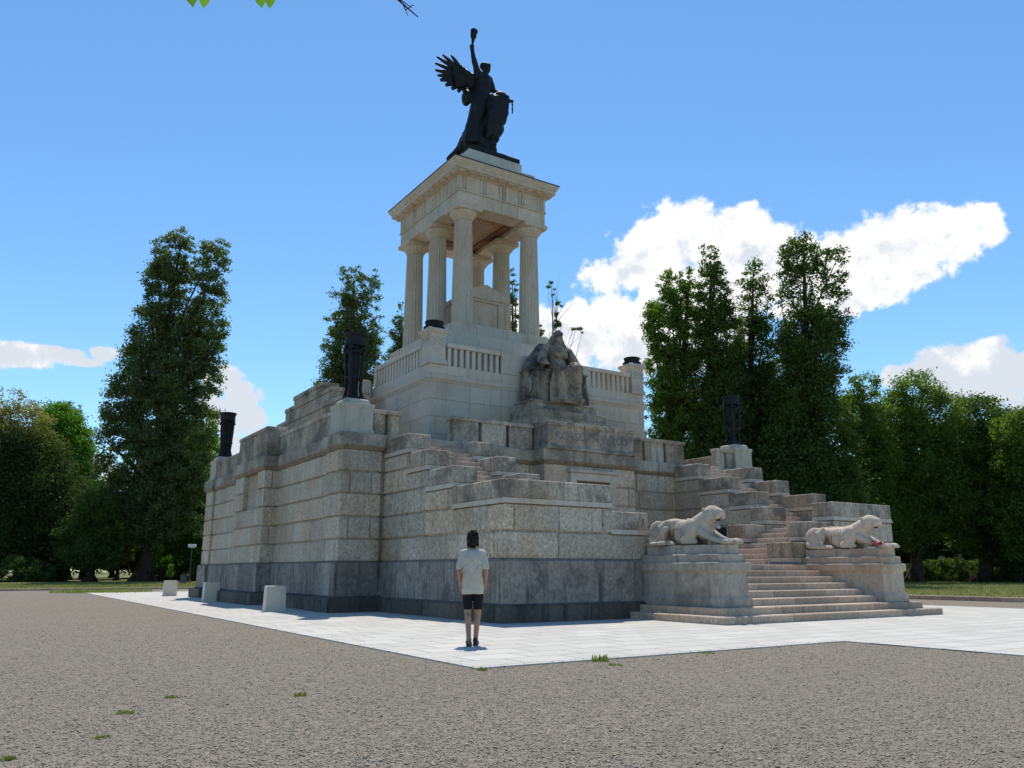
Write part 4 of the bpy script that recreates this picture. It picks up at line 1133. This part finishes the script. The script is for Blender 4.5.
def npmesh(name, co, faces, k):
    me = bpy.data.meshes.new(name); nf = len(faces)
    me.vertices.add(len(co)); me.vertices.foreach_set('co', np.ascontiguousarray(co, dtype=np.float32).ravel())
    me.loops.add(nf*k); me.loops.foreach_set('vertex_index', np.ascontiguousarray(faces, dtype=np.int32).ravel())
    me.polygons.add(nf); me.polygons.foreach_set('loop_start', np.arange(0, nf*k, k, dtype=np.int32))
    try: me.polygons.foreach_set('loop_total', np.full(nf, k, dtype=np.int32))
    except Exception: pass
    me.update(calc_edges=True); me.validate()
    return me
def f_peb(g, P, bs):
    geo = g.n('ShaderNodeNewGeometry'); r = geo.outputs['Random Per Island']
    c = g.mix(r, (0.215,0.18,0.132), (0.52,0.445,0.34)); g.l(c, bs.inputs['Base Color'])
M['pebble'] = groundmat('pebble', f_peb)
c1, f1 = pebbles(150000, 4.2, 60, .003, .008, 1); c2, f2 = pebbles(9000, 4.2, 20, .007, .014, 2)
me = npmesh('pebbles', np.concatenate([c1, c2]), np.concatenate([f1, f2 + len(c1)]), 3)
tag(link_mesh('pebbles', me, M['pebble']), kind='stuff')

# tufts of weeds
M['weed'] = leafmat('weed_blades', (0.16,0.20,0.05), (0.27,0.26,0.10), .35)
M['lawn_blades'] = leafmat('lawn_blades', (0.17,0.18,0.055), (0.32,0.28,0.12), .3)
def tuft(px, py, w, h, n, label, seed):
    rg = random.Random(seed); p = onz(px, py); b = B()
    for k in range(n):
        a = rg.uniform(0, 2*PI); r = w*math.sqrt(rg.random()); x, y = r*math.cos(a), r*math.sin(a)
        hh = h*rg.uniform(.4, 1.0); lx, ly = rg.uniform(-.5,.5)*hh, rg.uniform(-.5,.5)*hh; ww = .006 + .008*rg.random()
        t = rg.uniform(0, PI); cx, cy = ww*math.cos(t), ww*math.sin(t)
        v = [b.verts.new(q) for q in ((x-cx,y-cy,0),(x+cx,y+cy,0),(x+lx*.4+cx*.8,y+ly*.4+cy*.8,hh*.6),(x+lx*.4-cx*.8,y+ly*.4-cy*.8,hh*.6),(x+lx,y+ly,hh))]
        b.faces.new(v[:4]); b.faces.new((v[3], v[2], v[4]))
    o = obj('weed_tuft', b, M['weed']); o.location = (p.x, p.y, -.018)
    tag(o, label, 'weeds', 'weeds growing in the gravel')
tuft(600, 660, .12, .10, 70, 'tall green weed tuft at the front edge of the paving right of the person', 1)
tuft(171, 696, .06, .03, 36, 'low green weeds in the gravel left of centre', 2)
tuft(300, 694, .06, .04, 46, 'bright low weed tuft in the gravel below the paving corner', 3)
tuft(125, 711, .08, .022, 70, 'flat patch of weeds in the gravel near the lower left', 4)
tuft(103, 735, .07, .02, 30, 'small flat weed patch nearest the lower left of the gravel', 5)
tuft(8, 757, .035, .025, 90, 'weeds in the gravel at the bottom left corner', 6)
tuft(615, 664, .10, .03, 40, 'small weeds at the paving edge just below the tall tuft', 7)
tuft(102, 592, 2.6, .26, 1600, 'wild grass clump by the far end of the paving left of the monument', 8)
tuft(482, 669, .06, .05, 40, 'tiny weed at the front corner of the paving', 9)
tuft(707, 652, .14, .025, 40, 'low weeds along the paving edge in front of the left panther', 10)

# ------------------------------------------------------------------ trees
LM = {
 'poplar': leafmat('poplar_leaves', (0.075,0.105,0.045), (0.165,0.205,0.085), .42),
 'dark': leafmat('dark_leaves', (0.042,0.074,0.020), (0.125,0.175,0.042), .42),
 'mid': leafmat('maple_leaves', (0.070,0.120,0.022), (0.180,0.245,0.046), .47),
 'bright': leafmat('bright_leaves', (0.080,0.175,0.020), (0.150,0.270,0.034), .48),
 'yellow': leafmat('flowering_leaves', (0.034,0.062,0.020), (0.080,0.110,0.032), .38, zmix=(17.0, 21.0, (0.25,0.225,0.065))),
 'olive': leafmat('olive_leaves', (0.060,0.075,0.024), (0.125,0.125,0.042), .34),
}
def leaf_mesh(name, lobes, n, size, seed, clump=1.0, shell=.55):
    rg = np.random.default_rng(seed)
    C = np.array([l[0] for l in lobes]); Rr = np.array([l[1] for l in lobes]) * 1.08
    vol = np.prod(Rr, 1) ** (2/3); vol /= vol.sum()
    n = int(n * 5.0); size = size * .60; ncl = max(90, n // 105)
    li = rg.choice(len(lobes), ncl, p=vol)
    d = rg.normal(size=(ncl, 3)); d /= np.linalg.norm(d, axis=1)[:,None]
    rad = shell + (1.04 - shell) * rg.random(ncl) ** .6
    cc = C[li] + d * Rr[li] * rad[:,None]
    cr = np.clip(Rr[li].min(1) * .29, .28, 1.3) * clump * rg.uniform(.6, 1.3, ncl)
    k = rg.choice(ncl, n, p=cr**2/np.sum(cr**2))
    off = rg.normal(size=(n, 3)) * .50; off[:,2] *= .75
    p = cc[k] + off * cr[k][:,None]
    nr = rg.normal(size=(n, 3)); nr[:,2] += .5; nr /= np.linalg.norm(nr, axis=1)[:,None]
    t = np.cross(nr, rg.normal(size=(n, 3))); t /= np.linalg.norm(t, axis=1)[:,None]
    bt = np.cross(nr, t)
    s = size * rg.uniform(.55, 1.3, n)[:,None]
    bend = nr * s * .25
    co = np.stack([p - t*s, p + bt*s*.62 - bend, p + t*s, p - bt*s*.62 - bend], 1).reshape(-1, 3)
    return npmesh(name, co, np.arange(4*n).reshape(-1, 4), 4), cc
def grow_tree(base, lobes, n, size, mat, seed, trunk_r, name='tree', clump=1.0, shell=.55, nl=26, trunks=None):
    """lobes in world coordinates; returns the tree Empty with trunk and crown below it"""
    base = Vector(base); root = empty(name, base)
    lo = [(np.array(Vector(c) - base), np.array(r)) for c, r in lobes]
    me, cc = leaf_mesh('crown', lo, n, size, seed, clump, shell)
    link_mesh('crown', me, LM[mat], root)
    rg = random.Random(seed); b = B()
    top = max(lo, key=lambda l: l[0][2] + l[1][2]); tz = top[0][2] + top[1][2]*.15
    ax = Vector((top[0][0], top[0][1], tz))
    def axis(t):
        q = ax * t; w = .25 * trunk_r * 2
        return Vector((ax.x*t**1.3 + w*math.sin(5*t+seed), ax.y*t**1.3 + w*math.cos(4*t+seed), ax.z*t))
    n_ = 12
    tube(b, [Vector((0,0,-.1))] + [axis(k/n_) + Vector((0,0,.02)) for k in range(1, n_+1)], [trunk_r*1.55] + [max(.03, trunk_r*(1.08 - k/n_*.98)) for k in range(1, n_+1)], 9)
    for k in range(5):   # root flare
        a = 2*PI*k/5 + seed
        tube(b, [(trunk_r*1.9*math.cos(a), trunk_r*1.9*math.sin(a), -.1), (trunk_r*.7*math.cos(a), trunk_r*.7*math.sin(a), trunk_r*1.6)], [trunk_r*.35, trunk_r*.3], 6)
    for j in range(nl):
        c = Vector(cc[rg.randrange(len(cc))])
        t = max(.12, min(.92, (c.z / max(ax.z, .1)) * rg.uniform(.45, .75)))
        s0 = axis(t); rr = trunk_r * (1.08 - t*.98) * .5
        m1 = s0.lerp(c, .45) + Vector((rg.uniform(-.3,.3), rg.uniform(-.3,.3), rg.uniform(0,.8)))
        tube(b, [s0, m1, c], [max(.03, rr), max(.025, rr*.6), .018], 6)
    obj('trunk', b, M['bark'], root, smooth=True)
    return root
def plobes(D, L):
    out = []
    for (px, py, rx, ry, *dz) in L:
        dd = D + (dz[0] if dz else 0.0)
        out.append((at(px, py, dd), (rx*dd/FPX, rx*dd/FPX, ry*dd/FPX)))
    return out
def ground_at(px, D):
    p = at(px, 571 + 1.14*FPX/D, D); p.z = 0.03; return p
def ptree(px, D, L, n, size, mat, seed, tr, name, label, cat='tree', group=None, **k):
    r = grow_tree(ground_at(px, D), plobes(D, L), n, size, mat, seed, tr, name, **k)
    tag(r, label, cat, group); return r

ptree(142, 88, [(170,256,16,26),(182,246,11,18),(163,288,20,34),(190,300,16,40),(212,264,15,28),(200,258,9,18),(218,285,11,32),(208,318,18,44),(152,335,20,36),(178,360,24,50),(138,378,22,36),(204,375,18,44),(122,415,20,34),(160,425,26,46),(192,440,22,50),(112,455,17,34),(140,470,24,42),(172,490,24,44),(120,500,16,30),(150,520,22,28),(196,500,15,36)],
      32000, .24, 'poplar', 1, .8, 'poplar_tree', 'tall twin topped poplar standing by itself left of the monument', shell=.35)
ptree(18, 88, [(8,408,16,22),(24,432,24,28),(0,462,35,46),(32,482,36,44),(62,512,34,36),(18,528,44,34),(78,538,26,22)], 26000, .21, 'yellow', 2, .5, 'flowering_tree', 'dense dark tree with yellowish flowering top at the left edge', shell=.5)
ptree(66, 104, [(58,430,20,26),(70,455,20,34),(75,490,18,36),(50,470,22,40),(84,518,14,28)], 15000, .22, 'bright', 3, .45, 'leafy_tree', 'bright green leafy tree behind the dark flowering tree at the left')
ptree(66, 132, [(68,412,11,11),(60,440,14,34),(66,480,18,40)], 7000, .25, 'poplar', 4, .4, 'poplar_tree', 'distant poplar whose top peeks above the bright green tree', shell=.35)
ptree(63, 92, [(64,532,20,18),(56,548,18,12),(74,550,16,12)], 5000, .16, 'olive', 5, .25, 'small_tree', 'small olive toned tree with thin trunk below the bright green tree')
ptree(89, 84, [(96,515,18,26),(85,540,24,24),(100,552,18,16)], 7000, .17, 'dark', 6, .45, 'yew_tree', 'dark bushy yew on the lawn just left of the tall poplar')
ptree(116, 96, [(116,532,16,24),(110,552,14,12),(124,552,10,12)], 4500, .17, 'olive', 7, .25, 'small_tree', 'thin olive toned tree tucked against the left side of the tall poplar')
ptree(200, 96, [(200,430,14,18),(190,455,22,34),(210,470,16,40),(185,500,24,40),(205,530,20,40),(170,530,16,36)], 13000, .24, 'bright', 8, .45, 'leafy_tree', 'loose green tree between the tall poplar and the monument')
ptree(350, 72, [(352,282,12,22),(368,286,11,24),(345,318,16,28),(366,326,14,32),(337,348,14,24),(362,362,20,34),(336,380,16,30),(350,415,22,60),(350,480,20,60)], 16000, .17, 'poplar', 9, .6, 'poplar_tree', 'poplar rising behind the nearest tripod brazier', shell=.3)
ptree(404, 98, [(404,312,7,14),(400,335,11,20),(402,375,14,45),(400,460,18,70)], 7000, .20, 'poplar', 10, .5, 'poplar_tree', 'poplar partly hidden by the left columns of the pavilion', shell=.3)
ptree(512, 98, [(512,288,6,20),(512,320,8,28),(512,380,11,50),(512,460,14,70)], 7000, .18, 'poplar', 11, .5, 'poplar_tree', 'slim poplar seen between the right columns of the pavilion', shell=.3)
# nearly bare poplar
r = ptree(556, 82, [(552,285,4,18),(556,320,6,26),(556,360,9,30),(575,328,7,11),(540,338,5,16),(556,430,12,60)], 2600, .14, 'poplar', 12, .26, 'bare_tree', 'slim half dead poplar with bare twigs behind the seated statue', nl=30, shell=.1, clump=.7)
b = B(); rg = random.Random(3); bb = ground_at(556, 82)
for k in range(24):
    px = rg.choice((549,553,556,560,571,576)) + rg.uniform(-6,6); y0 = rg.uniform(290,380); 
    p0 = at(554+rg.uniform(-3,3), y0+16, 82) - bb; p1 = at(px, y0-rg.uniform(4,26), 82+rg.uniform(-1,1)) - bb
    tube(b, [p0, (p0+p1)/2+Vector((rg.uniform(-.2,.2),0,rg.uniform(-.1,.3))), p1], [.03,.018,.006], 4)
obj('twigs', b, M['bark'], r)

# right-hand group
ptree(678, 72, [(674,288,14,18),(690,282,10,16),(668,325,22,32),(690,335,19,38),(662,372,16,32),(684,390,22,40),(664,415,18,32),(690,440,26,45),(670,490,28,50)], 20000, .20, 'mid', 21, .6, 'lime_tree', 'bushy green tree directly right of the upper balustrade pedestal', clump=.9, shell=.45)
ptree(716, 70, [(710,262,9,20),(714,300,15,36),(722,345,20,44),(726,400,22,50),(722,470,28,60)], 17000, .19, 'dark', 22, .6, 'cypress_poplar', 'narrow dark pointed tree left of the gap in the right hand group', group=None, shell=.4)
ptree(752, 72, [(752,276,14,16),(757,308,16,28),(752,352,20,38),(756,405,24,45),(752,470,32,60)], 16000, .19, 'dark', 23, .6, 'cypress_poplar', 'dark tree with small separate top in the middle of the right hand group', shell=.4)
ptree(812, 68, [(802,256,20,20),(788,252,12,14),(830,268,16,24),(797,290,18,28),(828,308,18,32),(812,345,30,38),(834,372,13,26),(802,400,28,45),(826,440,26,46),(790,460,30,50),(815,500,40,50)], 26000, .20, 'dark', 24, .75, 'tall_tree', 'tallest dark tree with two tops in the right hand group', shell=.4)
ptree(780, 84, [(775,390,22,40),(782,440,30,50),(770,500,34,50)], 9000, .24, 'dark', 25, .5, 'leafy_tree', 'dark tree filling the gap low in the right hand group')
ptree(862, 74, [(864,392,14,20),(858,425,22,28),(868,460,24,36),(852,500,26,40),(874,520,24,36)], 14000, .20, 'mid', 26, .4, 'leafy_tree', 'smaller green tree beside the tallest dark tree', shell=.5)
ptree(915, 76, [(915,395,24,22),(895,425,26,28),(938,418,26,28),(915,455,34,32),(955,450,22,30),(885,470,24,34),(940,490,34,36),(900,515,30,32),(960,510,22,34)], 24000, .19, 'mid', 27, .55, 'maple_tree', 'broad light green tree with bare trunk on the right lawn', shell=.5, nl=40)
ptree(985, 78, [(975,422,26,26),(1002,440,26,28),(968,462,30,36),(1010,480,30,40),(985,510,36,40),(1015,530,30,36)], 20000, .22, 'dark', 28, .6, 'leafy_tree', 'dark leafy tree behind the broad light green one')
ptree(1030, 72, [(1015,432,20,18),(1035,445,30,36),(1020,480,26,36),(1042,500,34,50),(1014,520,24,34)], 15000, .20, 'mid', 29, .5, 'leafy_tree', 'green tree cut off by the right edge')
# deeper trees closing the view under and behind the crowns
deep = [(-60,92),(-10,98),(40,120),(150,118),(225,112),(300,105),(380,118),(450,112),(540,118),(620,108),(690,100),(760,98),(835,92),(880,96),(925,92),(960,98),(1000,92),(1045,98),(1100,90),(1160,96),(-30,130),(20,128),(85,108),(112,132),(175,130),(195,112),(262,126),(340,128),(800,112),(855,116),(905,112),(945,110),(985,112),(1030,110),(1070,112),(1130,104),(1210,100),(1260,84),(1330,94),(1400,80),(1490,84),(1600,72),(-110,112),(-170,98),(-240,112),(-330,98),(-430,110)]
src = None
for i, (px, D) in enumerate(deep):
    if src is None:
        src = grow_tree((0,0,0), [((0,0,6.5),(3.6,3.6,4.2)),((1.8,.6,4.4),(2.6,2.6,2.8)),((-1.9,-.4,4.8),(2.6,2.6,3.0)),((.2,1.6,3.6),(2.8,2.6,2.4)),((-.4,-1.6,3.4),(2.8,2.4,2.2))], 7500, .26, 'dark', 77, .34, 'woodland_tree', nl=22)
        r = src
    else: r = copy_tree(src)
    r.location = ground_at(px, D); r.rotation_euler = (0, 0, i*1.3); s = 1.0 + .16*math.sin(i*2.1); r.scale = (1.45*s, 1.45*s, 1.1*s)
    tag(r, 'dark woodland tree in the belt that closes the park behind the monument', 'tree', 'woodland trees at the far edge of the park')
# low shrubs at the foot of the belt
sh = None
shp = [(20,80),(46,86),(160,92),(185,96),(208,90),(840,80),(868,82),(892,79),(918,84),(945,80),(972,82),(1000,79),(1026,82)]
for i, (px, D) in enumerate(shp):
    if sh is None:
        sh = empty('shrub'); me, _ = leaf_mesh('foliage', [(np.array((0,0,.8)),np.array((1.6,1.4,.9))),(np.array((1.2,.3,.6)),np.array((1.2,1.1,.7)))], 2600, .13, 5)
        link_mesh('foliage', me, LM['dark'], sh); b = B()
        for k in range(7): tube(b, [(.1*k-.3,0,0),(.25*k-.75,.2*math.sin(k),.9)], [.03,.015], 5)
        obj('stems', b, M['bark'], sh); r = sh
    else: r = copy_tree(sh)
    r.location = ground_at(px, D); r.rotation_euler = (0,0,i*.9); r.scale = (1.2+.3*math.sin(i*3), 1.2, 1.1+.3*math.cos(i*2))
    tag(r, 'low dark shrub under the trees of the park belt', 'shrub', 'shrubs under the park trees')

# branch tips overhead: a tree beside the camera
def overhead():
    base = Vector((-24.0, -3.0, -.02)); root = empty('overhanging_tree', base)
    tag(root, 'overhead tree whose leaf tips and bare twig show at the top edge', 'tree')
    b = B(); tips = [at(196, -30, 4.2) - base, at(262, -34, 4.2) - base, at(372, -40, 4.4) - base]
    hub = Vector((4.2, 3.0, 6.2))
    tube(b, [(0,0,-.1),(.1,.1,2.0),(.4,.3,4.0),(1.2,.9,5.4),hub], [.30,.24,.19,.14,.09], 10)
    for t in tips: tube(b, [hub, hub.lerp(t,.5)+Vector((0,0,.2)), t], [.06,.025,.010], 6)
    e0 = tips[2]; w = [at(392,-6,4.4)-base, at(403,4,4.4)-base, at(418,17,4.4)-base]
    tube(b, [e0]+w, [.010,.007,.005,.003], 5); tube(b, [w[0], at(398,-2,4.4)-base, at(412,8,4.42)-base], [.005,.004,.002], 5); tube(b, [w[1], at(406,10,4.4)-base, at(411,6,4.4)-base, at(414,5,4.4)-base], [.004,.003,.003,.002], 5); tube(b, [w[1], at(408,16,4.38)-base], [.003,.002], 5)
    obj('trunk', b, M['bark'], root, smooth=True)
    b = B()
    def leaf(px, py, L, ang, D):
        c = at(px, py, D) - base; d = CM @ Vector((math.sin(ang), -math.cos(ang), -.25)); d.normalize(); s = d.cross(CM @ Vector((.3,0,1))).normalized(); nrm = s.cross(d)
        pts = [c, c+d*L*.3+s*L*.34, c+d*L*.62+s*L*.28, c+d*L, c+d*L*.62-s*L*.28, c+d*L*.3-s*L*.34]
        mid = c+d*L*.5 - nrm*L*.08
        v = [b.verts.new(q) for q in pts]; m = b.verts.new(mid)
        for i in range(6): b.faces.new((v[i], v[(i+1)%6], m))
    for (px, py, L, a) in ((190,-10,.085,.1),(205,-10,.09,-.2),(182,-18,.08,.4),(258,-9,.085,.2),(270,-10,.09,-.1),(281,-16,.08,-.5),(240,-22,.08,.3),(220,-24,.08,-.3),(345,-24,.07,.2)):
        leaf(px, py, L, a, 4.2)
    obj('leaves', b, LM['bright'], root)
overhead()

# ------------------------------------------------------------------ park furniture far off
M['white'] = plain('white_enamel', (.75,.75,.74), rough=.4)
M['pole'] = plain('grey_steel', (.10,.10,.10), rough=.5, metal=.5)
def lamp():
    p = ground_at(189, 74); root = empty('park_lamp', p); tag(root, 'slim park lamp with flat white head beside the far corner of the monument', 'lamp')
    b = B(); lathe(b, [(.10,-.05),(.10,.3),(.05,.35),(.04,3.2)], 10); obj('pole', b, M['pole'], root)
    b = B(); lathe(b, [(.12,3.18),(.36,3.24),(.38,3.45),(.34,3.52)], 20); obj('lamp_head', b, M['white'], root)
lamp()
def bin_():
    p = ground_at(183, 70); root = empty('litter_bin', p); tag(root, 'dark litter bin on the lawn behind the far stone block', 'litter bin')
    b = B(); lathe(b, [(.20,0),(.26,.05),(.28,.75),(.30,.80),(.24,.80),(.22,.3)], 16); obj('body', b, M['pole'], root)
bin_()
ptree(170, 60, [(170,573,2.6,3.2),(171,567,1.6,2.6)], 150, .085, 'bright', 31, .025, 'sapling', 'tiny bright green sapling behind the far stone block', nl=8, clump=.35)
M['tomb'] = stone('gravestone', (.42,.41,.38), var=.1, speck=.2, stain=.5)
for i, (px, D, w, h) in enumerate(((944,86,.7,2.6),(962,88,.8,2.9),(974,80,.9,.7),(988,82,.8,.6))):
    b = B(); bx(b, -w/2-.1, w/2+.1, -.3, .3, 0, .25); bx(b, -w/2, w/2, -.16, .16, .252, h*.85)
    n = 10; v0 = [b.verts.new((w/2*math.cos(PI*k/n), -.16, h*.85+.004 + h*.15*math.sin(PI*k/n))) for k in range(n+1)]; v1 = [b.verts.new((q.co.x, .16, q.co.z)) for q in v0]
    b.faces.new(v0[::-1]); b.faces.new(v1)
    for k in range(n): b.faces.new((v0[k], v0[k+1], v1[k+1], v1[k]))
    b.faces.new((v0[n], v0[0], v1[0], v1[n]))
    o = obj('gravestone', b, M['tomb']); o.location = ground_at(px, D) + Vector((0,0,.05)); o.rotation_euler = (0,0,R(-30+7*i))
    tag(o, ['tall grey gravestone in the shade right of the bare trunk', 'tallest pale gravestone under the right hand trees', 'low grey gravestone under the dark tree at the right', 'smallest gravestone farthest right under the trees'][i], 'gravestone', 'gravestones under the right hand trees')

# grass blades over the lawns that can be seen
def blades(n, seed):
    rg = np.random.default_rng(seed)
    X1 = rg.uniform(15.9, 60, n); Y1 = rg.uniform(2, 45, n); Z1 = np.full(n, .10)
    X2 = rg.uniform(-40, 14, n); Y2 = rg.uniform(58.3, 84, n); Z2 = np.full(n, .07)
    X, Y, Z = np.concatenate([X1,X2]), np.concatenate([Y1,Y2]), np.concatenate([Z1,Z2]); m = len(X)
    h = rg.uniform(.05, .17, m); w = rg.uniform(.010, .022, m); t = rg.uniform(0, np.pi, m)
    dx, dy = w*np.cos(t), w*np.sin(t); lx, ly = rg.normal(size=m)*h*.5, rg.normal(size=m)*h*.5
    co = np.stack([np.stack([X-dx,Y-dy,Z],-1), np.stack([X+dx,Y+dy,Z],-1), np.stack([X+lx,Y+ly,Z+h],-1)], 1).reshape(-1,3)
    return npmesh('lawn_grass', co, np.arange(3*m).reshape(-1,3), 3)
tag(link_mesh('lawn_grass', blades(45000, 9), M['lawn_blades']), kind='stuff')

# ------------------------------------------------------------------ sun and sky
SUN_EL = R(63.7); sx, sy = .526, .850
sl = bpy.data.lights.new('sun', 'SUN'); sl.energy = SUN_E; sl.angle = R(.53); sl.color = (1.0, .955, .89)
so = bpy.data.objects.new('sun', sl); COL.objects.link(so)
dv = Vector((sx*math.cos(SUN_EL), sy*math.cos(SUN_EL), math.sin(SUN_EL)))
so.rotation_euler = dv.to_track_quat('Z', 'Y').to_euler(); so.location = (20, 20, 60)

world = bpy.data.worlds.new('World'); scene.world = world; world.use_nodes = True
nt = world.node_tree; nt.nodes.clear(); g = G(nt)
wo = g.n('ShaderNodeOutputWorld')
sky = g.n('ShaderNodeTexSky'); sky.sky_type = 'NISHITA'; sky.sun_disc = False; sky.sun_elevation = SUN_EL; sky.sun_rotation = math.atan2(sx, sy)
sky.altitude = 0; sky.air_density = 1.0; sky.dust_density = SKY_DUST; sky.ozone_density = 2.2
bg = g.n('ShaderNodeBackground'); bg.inputs['Strength'].default_value = SKY_STR
hs = g.n('ShaderNodeHueSaturation'); hs.inputs['Saturation'].default_value = 1.12; g.l(sky.outputs[0], hs.inputs['Color']); g.l(g.mix(1.0, hs.outputs[0], (.87, 1.02, 1.05), 'MULTIPLY'), bg.inputs['Color'])
dirn = g.n('ShaderNodeTexCoord').outputs['Generated']
sep = g.n('ShaderNodeSeparateXYZ'); g.l(dirn, sep.inputs[0])
AZ = g.math('ARCTAN2', sep.outputs[0], sep.outputs[1]); EL = g.math('ARCSINE', sep.outputs[2])
def azel(px, py):
    d = ray(px, py).normalized(); return math.atan2(d.x, d.y), math.asin(d.z)
CL = [(650,255,46,34),(690,240,44,34),(622,272,40,22),(735,225,30,20),(745,255,60,36),(700,290,70,40),(800,268,56,34),(845,282,50,30),(870,255,42,28),(915,246,48,36),(945,236,40,28),(978,226,26,20),(920,275,40,16),(830,305,60,16),
      (588,330,46,26),(625,322,46,30),(560,345,40,26),(528,325,30,24),(640,350,50,24),(700,340,60,30),
      (975,362,42,24),(1005,372,40,22),(935,370,36,20),(908,376,26,13),(1040,380,40,26),(980,392,60,14),(1030,410,30,10),(900,378,18,6),
      (20,354,44,11),(58,354,30,10),(-30,352,40,14),(105,354,15,8),(85,362,20,5),
      (222,382,22,16),(238,398,22,20),(210,402,20,18),(250,416,18,10),(232,420,30,12),(262,434,16,5),(96,466,14,11),(88,478,14,8),(240,446,26,8),
      (180,470,40,8),(1120,300,60,30),(-110,420,50,20)]
dens = None; core = None
for (px, py, wx, wy) in CL:
    a, e = azel(px, py); a1, _ = azel(px + wx, py); _, e1 = azel(px, py - wy)
    w = abs(a1 - a); h = abs(e1 - e)
    u = g.math('MULTIPLY', g.math('SUBTRACT', AZ, a), 1/w); v = g.math('MULTIPLY', g.math('SUBTRACT', EL, e), 1/h)
    q = g.math('SUBTRACT', 1.0, g.math('SQRT', g.math('ADD', g.math('MULTIPLY', u, u), g.math('MULTIPLY', v, v))))
    q = g.math('MAXIMUM', q, -1.5)
    dens = q if dens is None else g.math('SMOOTH_MAX', dens, q, .25)
    # how far below the middle of its puff a direction lies: undersides turn grey
    vv = g.math('SUBTRACT', q, g.math('MULTIPLY', v, .5))
    core = vv if core is None else g.math('SMOOTH_MAX', core, vv, .3)
n1 = g.noise(dirn, 15.0, 9.0, .62, .15); n2 = g.noise(dirn, 42.0, 8.0, .68)
d2 = g.math('ADD', dens, g.math('ADD', g.math('MULTIPLY', g.math('SUBTRACT', n1, .5), 2.3), g.math('MULTIPLY', g.math('SUBTRACT', n2, .5), 1.1)))
mask = g.ramp(d2, -.22, .14)
def lifted(k):
    va = g.n('ShaderNodeVectorMath', operation='ADD'); g.l(dirn, va.inputs[0]); va.inputs[1].default_value = (.0, .0, k); return va.outputs[0]
u1 = g.noise(lifted(.030), 15.0, 9.0, .62, .15); u2 = g.noise(lifted(.008), 42.0, 8.0, .68)
cloud_shade = g.math('ADD', g.math('MULTIPLY', g.math('SUBTRACT', u1, n1), 3.2), g.math('MULTIPLY', g.math('SUBTRACT', u2, n2), 1.1))  # self-shadowing of the clouds, painted into their colour from upward-shifted noise
sh = g.ramp(g.math('ADD', g.math('MULTIPLY', core, .40), g.math('ADD', cloud_shade, g.math('MULTIPLY', d2, .10))), 0.12, 1.05)
ccol = g.mix(sh, (1.0,1.0,1.0), (.66,.71,.78))
cb = g.n('ShaderNodeBackground'); g.l(ccol, cb.inputs['Color']); cb.inputs['Strength'].default_value = CLOUD_STR
mx = g.n('ShaderNodeMixShader'); g.l(mask, mx.inputs[0]); g.l(bg.outputs[0], mx.inputs[1]); g.l(cb.outputs[0], mx.inputs[2])
g.l(mx.outputs[0], wo.inputs['Surface'])
world.cycles.sampling_method = 'MANUAL'; world.cycles.sample_map_resolution = 512

vs = scene.view_settings
scene.display_settings.display_device = 'sRGB'
vs.view_transform = 'Standard'; vs.look = 'None'; vs.exposure = EXPO; vs.gamma = 1.0; vs.use_curve_mapping = False
scene.cycles.max_bounces = 6; scene.cycles.diffuse_bounces = 3; scene.cycles.transparent_max_bounces = 4
